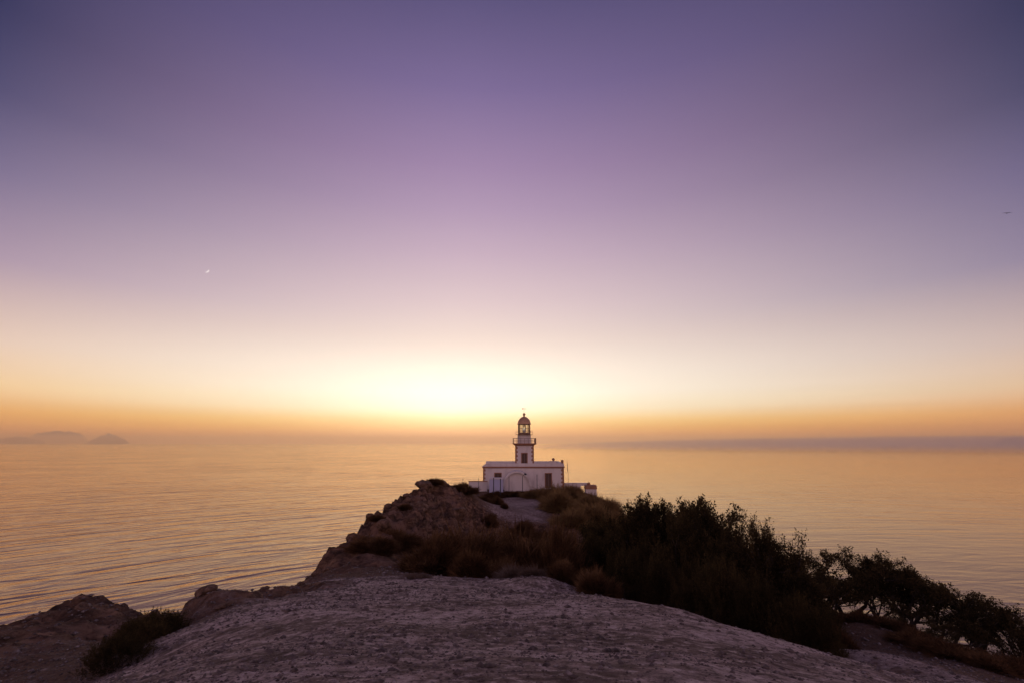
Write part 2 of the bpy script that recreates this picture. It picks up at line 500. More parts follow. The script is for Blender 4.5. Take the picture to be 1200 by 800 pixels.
def litter(x, y):
    """1 where leaf litter and dry growth cover the soil: under the trees, in the gully, at the dirty left side."""
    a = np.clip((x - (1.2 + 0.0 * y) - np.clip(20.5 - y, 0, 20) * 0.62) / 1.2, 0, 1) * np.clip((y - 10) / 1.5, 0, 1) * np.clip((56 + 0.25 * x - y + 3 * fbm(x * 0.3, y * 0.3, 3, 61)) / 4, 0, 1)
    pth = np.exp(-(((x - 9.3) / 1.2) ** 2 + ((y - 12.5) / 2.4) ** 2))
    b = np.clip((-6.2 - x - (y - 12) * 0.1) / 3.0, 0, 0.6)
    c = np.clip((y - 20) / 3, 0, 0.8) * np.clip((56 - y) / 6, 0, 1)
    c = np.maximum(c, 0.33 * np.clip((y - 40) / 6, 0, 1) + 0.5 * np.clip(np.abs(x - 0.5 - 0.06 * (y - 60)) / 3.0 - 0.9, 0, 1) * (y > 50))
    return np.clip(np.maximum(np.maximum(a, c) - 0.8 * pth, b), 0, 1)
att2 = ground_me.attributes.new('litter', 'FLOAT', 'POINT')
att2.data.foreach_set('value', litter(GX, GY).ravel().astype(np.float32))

def H(x, y):
    return float(hgt(np.array([float(x)]), np.array([float(y)]))[0]) + CZ

m = NT('earth_and_rock')
P = m.pos()
rk = m.n('ShaderNodeAttribute', attribute_name='rocky').outputs['Fac']
n1 = m.noise(m.mapping(P, (1, 1.7, 1), (0, 0, 0.4)), 0.30, 6, 0.68)
n2 = m.noise(P, 2.2, 6, 0.65)
n3 = m.noise(P, 14, 5, 0.7)
n4 = m.noise(P, 60, 3, 0.7)
n5 = m.noise(P, 5.5, 6, 0.72)
earth = m.ramp(n2, [(0.34, (0.10, 0.07, 0.058)), (0.47, (0.24, 0.165, 0.14)), (0.60, (0.48, 0.355, 0.32))])
earth = m.mix(m.ramp(n1, [(0.46, 0.0), (0.60, 0.8)]), earth, (0.54, 0.415, 0.385))
earth = m.mix(m.ramp(n1, [(0.34, 0.75), (0.46, 0.0)]), earth, (0.12, 0.08, 0.062))
earth = m.mix(m.ramp(n3, [(0.50, 0.0), (0.66, 0.75)]), earth, (0.10, 0.075, 0.062))
earth = m.mix(m.ramp(n4, [(0.55, 0.0), (0.64, 0.8)]), earth, (0.07, 0.052, 0.045))
earth = m.mix(m.ramp(n5, [(0.38, 0.9), (0.48, 0.0)]), earth, (0.085, 0.058, 0.048))
earth = m.mix(m.ramp(n5, [(0.53, 0.0), (0.64, 0.75)]), earth, (0.64, 0.51, 0.475))
lit = m.n('ShaderNodeAttribute', attribute_name='litter').outputs['Fac']
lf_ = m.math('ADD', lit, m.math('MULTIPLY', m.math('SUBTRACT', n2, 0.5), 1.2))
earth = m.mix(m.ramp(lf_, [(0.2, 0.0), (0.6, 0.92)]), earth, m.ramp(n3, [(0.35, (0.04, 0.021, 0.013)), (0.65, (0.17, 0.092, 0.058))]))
rn = m.noise(m.mapping(P, (1, 1, 2.5)), 1.1, 7, 0.65, 0.4)
rock = m.ramp(rn, [(0.32, (0.03, 0.016, 0.010)), (0.5, (0.115, 0.062, 0.038)), (0.68, (0.30, 0.17, 0.105))])
rock = m.mix(m.ramp(n1, [(0.50, 0.0), (0.64, 0.6)]), rock, (0.28, 0.165, 0.12))
rock = m.mix(m.ramp(n5, [(0.36, 0.7), (0.46, 0.0)]), rock, (0.02, 0.013, 0.01))
mixf = m.math('ADD', rk, m.math('MULTIPLY', m.math('SUBTRACT', n2, 0.5), 0.9))
colr = m.mix(m.ramp(mixf, [(0.2, 0.0), (0.5, 1.0)]), earth, rock)
hh = m.math('ADD', m.math('MULTIPLY', n3, 0.5), m.math('ADD', m.math('MULTIPLY', n2, 1.0), m.math('MULTIPLY', n4, 0.14)))
m.bsdf(colr, 0.95, m.bump(hh, 0.9, 0.12), Specular_IOR_Level=0.15)
M_GROUND = m.m
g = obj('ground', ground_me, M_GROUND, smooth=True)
g['kind'] = 'structure'

# ------------------------------------------------------------ sea
def sea():
    rs = [0] + [40 * 1.22 ** i for i in range(40)]
    rs = [r for r in rs if r < 60000] + [60000]
    nseg = 96
    v = [(0, 0, 0)]
    f = []
    for r in rs[1:]:
        for k in range(nseg):
            a = 2 * math.pi * k / nseg
            v.append((r * math.cos(a), r * math.sin(a), -0.0))
    for k in range(nseg):
        f.append((0, 1 + k, 1 + (k + 1) % nseg))
    for j in range(len(rs) - 2):
        b0, b1 = 1 + j * nseg, 1 + (j + 1) * nseg
        for k in range(nseg):
            f.append((b0 + k, b1 + k, b1 + (k + 1) % nseg, b0 + (k + 1) % nseg))
    m = NT('sea_water')
    P = m.pos()
    sp = m.n('ShaderNodeSeparateXYZ'); m.l(P, sp.inputs[0])
    dx = m.math('SUBTRACT', sp.outputs[0], 420.0)
    dy = m.math('ADD', sp.outputs[1], 430.0)
    rad = m.math('SQRT', m.math('ADD', m.math('MULTIPLY', dx, dx), m.math('MULTIPLY', dy, dy)))
    ang = m.math('MULTIPLY', m.math('ARCTAN2', dx, dy), 900.0)
    cb = m.n('ShaderNodeCombineXYZ')
    m.l(rad, cb.inputs[0]); m.l(ang, cb.inputs[1])
    Q = cb.outputs[0]
    patch = m.noise(m.mapping(P, (1, 1.6, 1)), 0.0022, 3, 0.5)
    sw = m.noise(m.mapping(Q, (1.0, 0.27, 1)), 0.044, 2, 0.45, 0.9)
    sw2 = m.noise(m.mapping(Q, (1.0, 0.34, 1), (0, 0, R(7))), 0.11, 2, 0.5, 0.6)
    ch = m.noise(m.mapping(Q, (1.0, 0.3, 1)), 0.35, 3, 0.5, 0.2)
    hgt_ = m.math('ADD', m.math('MULTIPLY', sw, 4.8), m.math('MULTIPLY', sw2, 1.3))
    hgt_ = m.math('ADD', hgt_, m.math('MULTIPLY', ch, 0.4))
    hgt_ = m.math('MULTIPLY', hgt_, m.math('ADD', m.math('MULTIPLY', patch, 1.6), 0.2))
    calm = m.n('ShaderNodeMapRange', interpolation_type='SMOOTHSTEP')
    m.l(sp.outputs[0], calm.inputs[0])
    for i_, v_ in ((1, -250), (2, 350), (3, 1.6), (4, 0.45)):
        calm.inputs[i_].default_value = v_
    hgt_ = m.math('MULTIPLY', hgt_, calm.outputs[0])
    nrm = m.bump(hgt_, 1.0, 0.4)
    gl = m.n('ShaderNodeBsdfGlossy')
    gl.inputs['Color'].default_value = (1.0, 0.77, 0.52, 1)
    gl.inputs['Roughness'].default_value = 0.12
    m.l(nrm, gl.inputs['Normal'])
    df = m.n('ShaderNodeBsdfDiffuse')
    df.inputs['Color'].default_value = (0.12, 0.085, 0.11, 1)
    fr = m.n('ShaderNodeFresnel')
    fr.inputs['IOR'].default_value = 1.9
    m.l(nrm, fr.inputs['Normal'])
    mx = m.n('ShaderNodeMixShader')
    m.l(fr.outputs[0], mx.inputs[0])
    m.l(df.outputs[0], mx.inputs[1])
    m.l(gl.outputs[0], mx.inputs[2])
    m.l(mx.outputs[0], m.out.inputs[0])
    o = obj('water', mesh_from(v, f, 'water'), m.m, smooth=True)
    o['kind'] = 'structure'
sea()

# ------------------------------------------------------------ haze over the sea
def box_mesh(x0, x1, y0, y1, z0, z1, name='box'):
    v = [(x, y, z) for z in (z0, z1) for y in (y0, y1) for x in (x0, x1)]
    f = [(0, 2, 3, 1), (4, 5, 7, 6), (0, 1, 5, 4), (2, 6, 7, 3), (0, 4, 6, 2), (1, 3, 7, 5)]
    return mesh_from(v, f, name)
def volume_mat(name, color, density, aniso=0.2):
    m = NT(name)
    v = m.n('ShaderNodeVolumePrincipled')
    v.inputs['Color'].default_value = (*color, 1)
    v.inputs['Density'].default_value = density
    v.inputs['Anisotropy'].default_value = aniso
    m.l(v.outputs[0], m.out.inputs['Volume'])
    return m.m
hz = obj('haze', box_mesh(-64000, 64000, -64000, 64000, -7.5, 760, 'haze'), volume_mat('haze_air', (1.0, 0.83, 0.62), 3.4e-5, 0.82))
tag(hz, 'thin warm sea haze softening the horizon', 'haze', kind='stuff')

def dome_mesh(cx, cy, rx, ry, top, zb, nx=48, ny=10, name='fog'):
    v = [(cx, cy, top)]
    f = []
    for j in range(1, ny + 1):
        t = j / ny * math.pi / 2
        for k in range(nx):
            a = 2 * math.pi * k / nx
            v.append((cx + rx * math.sin(t) * math.cos(a), cy + ry * math.sin(t) * math.sin(a), zb + (top - zb) * math.cos(t)))
    for k in range(nx):
        f.append((0, 1 + k, 1 + (k + 1) % nx))
    for j in range(ny - 1):
        b0, b1 = 1 + j * nx, 1 + (j + 1) * nx
        for k in range(nx):
            f.append((b0 + k, b1 + k, b1 + (k + 1) % nx, b0 + (k + 1) % nx))
    f.append(tuple(1 + (ny - 1) * nx + k for k in range(nx))[::-1])
    return mesh_from(v, f, name)
fb = obj('fog_bank', dome_mesh(10800, 8300, 10600, 5000, 225, 3), volume_mat('sea_fog', (0.97, 0.87, 0.88), 1.5e-4, 0.5))
tag(fb, 'long low mauve fog bank lying on the sea at right', 'fog', kind='stuff')

# ------------------------------------------------------------ far islands
m = NT('hazed_island_rock')
m.bsdf(m.ramp(m.noise(m.pos(), 0.004, 5), [(0.3, (0.56, 0.45, 0.37)), (0.7, (0.68, 0.54, 0.43))]), 1.0)  # pale colour imitates the islands fading into haze
M_ISLE = m.m
def island(px, py_top, half_px, Y, seed, flat=1.0):
    cx, cy, _ = px3(px, 517, Y)
    top = px3(px, py_top, Y)[2] + CZ
    k = Y / FPX / math.cos(TILT) * (1 + ((px - 600) / FPX) ** 2) ** 0.5
    rx = half_px * k
    rnd = random.Random(seed)
    n = 40
    ax = np.linspace(-1, 1, n)
    X, Yy = np.meshgrid(ax, ax)
    r = np.sqrt(X ** 2 + Yy ** 2)
    prof = np.clip(1 - r, 0, 1) ** flat
    Z = prof * (1 + 0.35 * fbm(X * 3 + seed, Yy * 3, 4, seed)) * top * 1.05 - 8
    ang = math.atan2(cx, cy)
    XX = cx + (X * rx) * math.cos(ang) + (Yy * rx * 0.7) * math.sin(ang)
    YY = cy - (X * rx) * math.sin(ang) + (Yy * rx * 0.7) * math.cos(ang)
    V = np.stack([XX.ravel(), YY.ravel(), Z.ravel()], 1)
    idx = np.arange(n * n).reshape(n, n)
    F = np.stack([idx[:-1, :-1].ravel(), idx[:-1, 1:].ravel(), idx[1:, 1:].ravel(), idx[1:, :-1].ravel()], 1)
    o = obj('island', mesh_np(V, F, 'island'), M_ISLE, smooth=True)
    o['kind'] = 'structure'
island(127, 506.5, 15, 40000, 3, 0.9)
island(20, 511.5, 16, 42000, 5, 0.6)
island(68, 505, 18, 56000, 8, 0.35)
island(1208, 508, 22, 26000, 9, 0.8)

# ------------------------------------------------------------ moon
def moon():
    d = Vector(px3(242, 317, 1.0)).normalized()
    D = 90000.0
    rad = 2.2 / FPX * D / 1.0
    v, f = [], []
    n = 24
    for i in range(n + 1):                       # a lune of the globe, thick in the middle and pointed at the horns
        a = -math.pi / 2 + math.pi * i / n
        z = rad * math.sin(a)
        c = rad * math.cos(a)
        for off in (0.0, 0.25 * rad):
            v.append((c, off, z))
            v.append((0.45 * c, off, z))
    for i in range(n):
        b = i * 4
        f += [(b, b + 1, b + 5, b + 4), (b + 2, b + 6, b + 7, b + 3), (b, b + 4, b + 6, b + 2), (b + 1, b + 3, b + 7, b + 5)]
    m = NT('moonlight')
    e = m.n('ShaderNodeEmission')
    e.inputs[0].default_value = (1.0, 0.88, 0.88, 1)
    e.inputs[1].default_value = 0.85
    m.l(e.outputs[0], m.out.inputs[0])
    o = obj('crescent_moon', mesh_from(v, f, 'moon'), m.m)
    q = d.to_track_quat('Y', 'Z')
    o.rotation_euler = (q @ Matrix.Rotation(R(40), 3, 'Y').to_quaternion()).to_euler()
    o.location = d * D + Vector((0, 0, CZ))
    tag(o, 'thin pale crescent moon in the upper left sky', 'moon')
moon()

# ------------------------------------------------------------ lighthouse
def zpy(py, Y):
    return px3(600, py, Y)[2] + CZ
def xpx(px, py, Y):
    return px3(px, py, Y)[0]

def whitewash(name, tint=(0.74, 0.68, 0.65)):
    m = NT(name)
    P = m.objc()
    big = m.noise(m.mapping(P, (1, 1, 0.35)), 0.9, 5, 0.6)
    fine = m.noise(P, 7, 5, 0.65)
    c = m.mix(m.ramp(big, [(0.48, 0.0), (0.72, 0.45)]), tint, (0.40, 0.36, 0.35))
    c = m.mix(m.ramp(fine, [(0.58, 0.0), (0.75, 0.4)]), c, (0.34, 0.29, 0.27))
    m.bsdf(c, 0.92, m.bump(fine, 0.4, 0.03), Specular_IOR_Level=0.2)
    return m.m
M_WHITE = whitewash('whitewashed_wall')
M_BLUEW = whitewash('pale_blue_whitewash', (0.46, 0.48, 0.68))
m = NT('red_stone')
P = m.objc()
nn = m.noise(P, 5, 5, 0.6)
m.bsdf(m.ramp(nn, [(0.3, (0.24, 0.11, 0.06)), (0.7, (0.44, 0.23, 0.14))]), 0.9, m.bump(nn, 0.5, 0.04))
M_STONE = m.m
m = NT('weathered_copper')
nn = m.noise(m.objc(), 3, 5, 0.6)
m.bsdf(m.ramp(nn, [(0.3, (0.46, 0.25, 0.13)), (0.7, (0.62, 0.38, 0.22))]), 0.45, Metallic=0.35)  # copper lifted paler: backlit haze glare painted into its colour
M_COPPER = m.m
m = NT('painted_iron')
nn = m.noise(m.objc(), 9, 4)
m.bsdf(m.ramp(nn, [(0.4, (0.22, 0.13, 0.08)), (0.7, (0.34, 0.21, 0.14))]), 0.6)  # iron brown lightened too, carrying the backlit glare in its colour
M_IRON = m.m
m = NT('dark_post_metal')
nn = m.noise(m.objc(), 9, 4)
m.bsdf(m.ramp(nn, [(0.4, (0.02, 0.02, 0.035)), (0.7, (0.05, 0.05, 0.06))]), 0.6)
M_DARK = m.m
m = NT('brown_shutter_paint')
nn = m.noise(m.mapping(m.objc(), (6, 6, 1)), 3, 5)
m.bsdf(m.ramp(nn, [(0.3, (0.09, 0.05, 0.04)), (0.7, (0.15, 0.085, 0.06))]), 0.7)
M_SHUT = m.m
m = NT('lantern_glass')
tr = m.n('ShaderNodeBsdfTransparent')
tr.inputs[0].default_value = (0.93, 0.95, 0.92, 1)
gl = m.n('ShaderNodeBsdfGlossy')
gl.inputs['Roughness'].default_value = 0.03
fr = m.n('ShaderNodeFresnel')
mx = m.n('ShaderNodeMixShader')
m.l(fr.outputs[0], mx.inputs[0]); m.l(tr.outputs[0], mx.inputs[1]); m.l(gl.outputs[0], mx.inputs[2])
m.l(mx.outputs[0], m.out.inputs[0])
M_GLASS = m.m
m = NT('prism_glass')
b = m.bsdf((0.95, 0.90, 0.78), 0.08, Transmission_Weight=0.75, IOR=1.5)
M_PRISM = m.m

class MB:
    """Collects simple solids into one mesh."""
    def __init__(self):
        self.v, self.f = [], []
    def box(self, x0, x1, y0, y1, z0, z1):
        b = len(self.v)
        self.v += [(x, y, z) for z in (z0, z1) for y in (y0, y1) for x in (x0, x1)]
        self.f += [tuple(b + i for i in q) for q in [(0, 2, 3, 1), (4, 5, 7, 6), (0, 1, 5, 4), (2, 6, 7, 3), (0, 4, 6, 2), (1, 3, 7, 5)]]
        return self
    def prism(self, pts, y0, y1):
        """pts: (x, z) outline counter-clockwise seen from -y."""
        b = len(self.v); n = len(pts)
        self.v += [(x, y0, z) for x, z in pts] + [(x, y1, z) for x, z in pts]
        self.f.append(tuple(b + i for i in range(n)))
        self.f.append(tuple(b + n + i for i in reversed(range(n))))
        for i in range(n):
            j = (i + 1) % n
            self.f.append((b + j, b + i, b + n + i, b + n + j))
        return self
    def lathe(self, prof, cx=0, cy=0, n=24):
        """prof: (r, z) from bottom to top; closed at both ends."""
        b = len(self.v); k = len(prof)
        for r, z in prof:
            for i in range(n):
                a = 2 * math.pi * (i + 0.5) / n
                self.v.append((cx + r * math.cos(a), cy + r * math.sin(a), z))
        for j in range(k - 1):
            for i in range(n):
                i2 = (i + 1) % n
                self.f.append((b + j * n + i, b + j * n + i2, b + (j + 1) * n + i2, b + (j + 1) * n + i))
        self.f.append(tuple(b + i for i in reversed(range(n))))
        self.f.append(tuple(b + (k - 1) * n + i for i in range(n)))
        return self
    def tube(self, p, q, r, n=6, r2=None):
        p = Vector(p); q = Vector(q)
        r2 = r if r2 is None else r2
        d = (q - p).normalized()
        a = d.orthogonal().normalized(); c = d.cross(a)
        b = len(self.v)
        for o_, rr in ((p, r), (q, r2)):
            for i in range(n):
                t = 2 * math.pi * i / n
                self.v.append(tuple(o_ + a * (rr * math.cos(t)) + c * (rr * math.sin(t))))
        for i in range(n):
            i2 = (i + 1) % n
            self.f.append((b + i, b + i2, b + n + i2, b + n + i))
        self.f.append(tuple(b + i for i in reversed(range(n))))
        self.f.append(tuple(b + n + i for i in range(n)))
        return self
    def ball(self, c, r, n=14):
        pr = [(max(r * math.sin(math.pi * t / 9), 0.004), c[2] - r * math.cos(math.pi * t / 9)) for t in range(10)]
        return self.lathe(pr, c[0], c[1], n)
    def build(self, name, mat, parent=None, bevel=0.0, smooth=False):
        me = mesh_from(self.v, self.f, name)
        bm = bmesh.new(); bm.from_mesh(me)
        bmesh.ops.recalc_face_normals(bm, faces=bm.faces)
        if bevel:
            bmesh.ops.bevel(bm, geom=list(bm.edges), offset=bevel, segments=1, affect='EDGES')
        bm.to_mesh(me); bm.free()
        o = obj(name, me, mat, parent)
        if smooth:
            for p in me.polygons:
                p.use_smooth = len(p.vertices) == 4
        return o

YF = 85.0
BX, BZ = 2.0, zpy(571, YF)
lh = thing('lighthouse', 'white stone lighthouse with square tower, brown corner stones and copper dome on the headland', 'lighthouse', (BX, YF, BZ))
xl, xr = xpx(566.2, 556, YF) - BX, xpx(660.8, 556, YF) - BX
zc = zpy(547.2, YF) - BZ           # underside of cornice
zp = zpy(542.4, YF) - BZ           # parapet top
# openings in the front wall
def wall_with_openings(x0, x1, z0, z1, y0, y1, ops):
    mb = MB()
    xs = x0
    for (a, b, c, d) in sorted(ops):
        mb.box(xs, a, y0, y1, z0, z1)
        if c > z0:
            mb.box(a, b, y0, y1, z0, c)
        mb.box(a, b, y0, y1, d, z1)
        xs = b
    mb.box(xs, x1, y0, y1, z0, z1)
    return mb
def bxz(px, py, Y):
    return px3(px, py, Y)[0] - BX, px3(px, py, Y)[2] + CZ - BZ
w1 = (bxz(580, 560, YF)[0], bxz(587, 560, YF)[0], bxz(583, 560, YF)[1], bxz(583, 554.2, YF)[1])
dr = (bxz(639.3, 560, YF)[0], bxz(646, 560, YF)[0], 0.0, bxz(643, 554.5, YF)[1])
mb = wall_with_openings(xl, xr, -2.0, zc, 0, 0.5, [w1, (dr[0], dr[1], 0.0, dr[3])])
mb.box(xl, xl + 0.5, 0.5, 9.5, -2, zc).box(xr - 0.5, xr, 0.5, 9.5, -2, zc).box(xl, xr, 9.5, 10, -2, zc).box(xl + 0.5, xr - 0.5, 0.5, 9.5, zc - 0.25, zc - 0.02)
mb.build('wall', M_WHITE, lh)
def quoins(x, side, y, z0, z1, hs, wa=0.62, wb=0.38, proud=0.03, depth=0.5):
    q = MB()
    z = z0; k = 0
    while z < z1 - 0.02:
        zt = min(z + hs, z1)
        w = wa if k % 2 == 0 else wb
        if side < 0:
            q.box(x - proud, x + w, y - proud, y + (wb if k % 2 == 0 else wa), z + 0.012, zt)
        else:
            q.box(x - w, x + proud, y - proud, y + (wb if k % 2 == 0 else wa), z + 0.012, zt)
        z = zt; k += 1
    return q
quoins(xl, -1, 0, -0.6, zc, 0.34, 0.42, 0.22).build('quoin', M_STONE, lh)
quoins(xr, 1, 0, -0.6, zc, 0.34, 0.50, 0.28).build('quoin', M_STONE, lh)
MB().box(xl - 0.2, xr + 0.2, -0.2, 10.2, zc, zc + 0.16).box(xl - 0.1, xr + 0.1, -0.1, 10.1, zc - 0.1, zc).build('cornice', M_STONE, lh)
pz = zc + 0.16
# parapet, its left end cut back in a slope
pm = MB()
pm.prism([(xl - 0.1, pz), (xr + 0.05, pz), (xr + 0.05, zp), (xl + 0.75, zp), (xl - 0.1, pz + 0.12)], -0.05, 0.4)
pm.box(xl - 0.05, xl + 0.35, 0.4, 9.6, pz, pz + 0.12).box(xr - 0.35, xr + 0.05, 0.4, 9.6, pz, zp).box(xl - 0.05, xr + 0.05, 9.6, 10.05, pz, zp)
pm.build('parapet', M_WHITE, lh)
MB().box(xl + 0.36, xr - 0.36, 0.41, 9.59, pz - 0.01, pz + 0.06).build('roof', M_WHITE, lh)
# window and door in the front
def opening(name, o, y, leaf=True, frame=0.14):
    a, b, c, d = o
    fm = MB()
    fm.box(a - frame, a, y - 0.035, y + 0.3, c, d + frame)
    fm.box(b, b + frame, y - 0.035, y + 0.3, c, d + frame)
    fm.box(a, b, y - 0.035, y + 0.3, d, d + frame)
    f = fm.build(name, M_STONE if frame > 0.13 else M_SHUT, lh)
    lf = MB()
    mid = (a + b) / 2
    lf.box(a, mid - 0.012, y + 0.10, y + 0.15, c, d).box(mid + 0.012, b, y + 0.10, y + 0.15, c, d)
    n = 7
    for h0, h1 in ((a + 0.07, mid - 0.07), (mid + 0.07, b - 0.07)):
        for k in range(n):
            z = c + 0.1 + (d - c - 0.2) * k / n
            lf.box(h0, h1, y + 0.075, y + 0.101, z, z + (d - c - 0.2) / n * 0.6)
    lf.build('shutter' if name == 'window' else 'door_leaf', M_SHUT, f)
    return f
opening('window', w1, 0)
opening('door', (dr[0], dr[1], 0.0, dr[3]), 0)
MB().box(w1[0] - 0.2, w1[1] + 0.2, -0.1, -0.036, w1[2] - 0.12, w1[2]).build('window_sill', M_STONE, lh)
# tower
YT = 2.2                     # set back from the front wall
YA = YF + YT
tcx = xpx(614.7, 535, YA) - BX
hw = 11.2 * 0.1512
zt = zpy(521.6, YA) - BZ
tw = (bxz(611.6, 537, YA)[0], bxz(617.4, 537, YA)[0], bxz(614, 543.6, YA)[1], bxz(614, 531, YA)[1])
mb = wall_with_openings(tcx - hw, tcx + hw, 0, zt, YT, YT + 0.5, [tw])
mb.box(tcx - hw, tcx - hw + 0.5, YT + 0.5, YT + 2 * hw, 0, zt).box(tcx + hw - 0.5, tcx + hw, YT + 0.5, YT + 2 * hw, 0, zt)
mb.box(tcx - hw + 0.5, tcx + hw - 0.5, YT + 2 * hw - 0.5, YT + 2 * hw, 0, zt)
mb.build('tower', M_WHITE, lh)
quoins(tcx - hw, -1, YT, zc + 0.3, zt, 0.36, 0.44, 0.24).build('quoin', M_STONE, lh)
quoins(tcx + hw, 1, YT, zc + 0.3, zt, 0.36, 0.44, 0.24).build('quoin', M_STONE, lh)
opening('window', tw, YT, frame=0.15)
# gallery slab in three steps
TC = YT + hw                 # tower axis in y
g0 = MB()
for k, (e, h0, h1) in enumerate([(0.14, 0, 0.12), (0.32, 0.12, 0.26), (0.50, 0.26, 0.42)]):
    g0.box(tcx - hw - e, tcx + hw + e, TC - hw - e, TC + hw + e, zt + h0, zt + h1)
g0.build('gallery', M_STONE, lh)
zg = zt + 0.42
ge = hw + 0.45
rl = MB()
for sx, sy in ((-1, -1), (1, -1), (1, 1), (-1, 1)):
    rl.box(tcx + sx * ge - (0.16 if sx > 0 else 0), tcx + sx * ge + (0 if sx > 0 else 0.16), TC + sy * ge - (0.16 if sy > 0 else 0), TC + sy * ge + (0 if sy > 0 else 0.16), zg, zg + 0.95)
gi = ge - 0.08
for k in range(1, 6):
    t = -gi + 2 * gi * k / 6
    for p in ((tcx + t, TC - gi), (tcx + t, TC + gi), (tcx - gi, TC + t), (tcx + gi, TC + t)):
        rl.tube((p[0], p[1], zg), (p[0], p[1], zg + 0.9), 0.03)
for z in (0.45, 0.9):
    for a, b in (((-gi, -gi), (gi, -gi)), ((gi, -gi), (gi, gi)), ((gi, gi), (-gi, gi)), ((-gi, gi), (-gi, -gi))):
        rl.tube((tcx + a[0], TC + a[1], zg + z), (tcx + b[0], TC + b[1], zg + z), 0.03)
rl.build('railing', M_IRON, lh)
YC = YF + TC
zd = zpy(509, YC) - BZ
rd = 1.24
dm = MB().lathe([(rd, zg), (rd, zd - 0.5), (rd + 0.04, zd - 0.46), (rd + 0.04, zd - 0.38), (rd, zd - 0.34), (rd, zd)], tcx, TC, 32)
drum = dm.build('drum', M_WHITE, lh, smooth=False)
MB().box(tcx - 0.32, tcx + 0.32, TC - rd - 0.03, TC - rd + 0.2, zg, zg + 1.15).build('door', M_WHITE, lh)
# upper walkway round the lantern
uw = MB().lathe([(rd + 0.02, zd - 0.02), (1.62, zd + 0.0), (1.66, zd + 0.07), (1.2, zd + 0.10)], tcx, TC, 32)
uw.build('walkway', M_IRON, lh)
ur = MB()
pts = [(tcx + 1.6 * math.cos(2 * math.pi * k / 16), TC + 1.6 * math.sin(2 * math.pi * k / 16)) for k in range(16)]
for k in range(16):
    a, b = pts[k], pts[(k + 1) % 16]
    if k % 2 == 0:
        ur.tube((*a, zd + 0.05), (*a, zd + 0.72), 0.022)
    for z in (0.4, 0.72):
        ur.tube((*a, zd + z), (*b, zd + z), 0.018)
ur.build('railing', M_IRON, lh)
zl = zpy(496.6, YC) - BZ
rl_ = 1.14
MB().lathe([(rl_ + 0.03, zd + 0.1), (rl_ + 0.03, zd + 0.34), (rl_ - 0.02, zd + 0.36)], tcx, TC, 32).build('lantern_base', M_IRON, lh)
NB = 8
bars = MB()
for k in range(NB):
    a = 2 * math.pi * (k + 0.28) / NB
    x, y = tcx + rl_ * math.cos(a), TC + rl_ * math.sin(a)
    bars.tube((x, y, zd + 0.34), (x, y, zl + 0.02), 0.055, 6)
for z in (zd + 0.36, (zd + zl) / 2 + 0.2, zl - 0.03):
    for k in range(32):
        a0, a1 = 2 * math.pi * k / 32, 2 * math.pi * (k + 1) / 32
        bars.tube((tcx + rl_ * math.cos(a0), TC + rl_ * math.sin(a0), z), (tcx + rl_ * math.cos(a1), TC + rl_ * math.sin(a1), z), 0.02 if z < zl - 0.1 and z > zd + 0.5 else 0.05, 5)
bars.build('glazing_bars', M_IRON, lh)
gv, gf = [], []
for k in range(33):
    a = 2 * math.pi * k / 32
    gv += [(tcx + (rl_ - 0.03) * math.cos(a), TC + (rl_ - 0.03) * math.sin(a), zd + 0.36), (tcx + (rl_ - 0.03) * math.cos(a), TC + (rl_ - 0.03) * math.sin(a), zl)]
for k in range(32):
    gf.append((2 * k, 2 * k + 2, 2 * k + 3, 2 * k + 1))
obj('lantern_glass', mesh_from(gv, gf), M_GLASS, lh)
prof = [(0.16, zd + 0.1), (0.16, zd + 0.5)]
zc0 = (zd + zl) / 2 + 0.2
for k in range(-7, 8):
    z = zc0 + k * 0.085
    r = 0.40 * math.sqrt(max(0.05, 1 - (k / 8.5) ** 2))
    prof += [(r * 0.90, z - 0.035), (r, z)]
prof += [(0.12, zl - 0.12)]
MB().lathe(prof, tcx, TC, 20).build('lens', M_PRISM, lh, smooth=True)
# dome, ball and vane
zD = zpy(487.6, YC) - BZ
rD = 1.32
prof = [(rD, zl - 0.02), (rD + 0.03, zl + 0.04), (rD - 0.05, zl + 0.10)]
H_ = zD - zl - 0.1
for k in range(0, 10):
    t = k / 10 * math.pi / 2
    prof.append(((rD - 0.08) * math.cos(t) ** 1.1 + 0.02, zl + 0.12 + H_ * math.sin(t) ** 1.15))
prof.append((0.16, zD))
dome = MB().lathe(prof, tcx, TC, 24).build('dome', M_COPPER, lh, smooth=True)
MB().lathe([(0.2, zD - 0.05), (0.14, zD + 0.1), (0.16, zD + 0.2), (0.25, zD + 0.32), (0.27, zD + 0.48), (0.2, zD + 0.6), (0.06, zD + 0.66)], tcx, TC, 16).build('finial', M_COPPER, dome, smooth=True)
vn = MB().tube((tcx, TC, zD + 0.6), (tcx, TC, zD + 1.75), 0.022)
vn.box(tcx - 0.35, tcx + 0.3, TC - 0.01, TC + 0.01, zD + 1.45, zD + 1.49).prism([(tcx + 0.3, zD + 1.38), (tcx + 0.48, zD + 1.47), (tcx + 0.3, zD + 1.56)], TC - 0.01, TC + 0.01)
vn.box(tcx - 0.4, tcx - 0.2, TC - 0.01, TC + 0.01, zD + 1.38, zD + 1.56)
vn.build('weather_vane', M_IRON, dome)
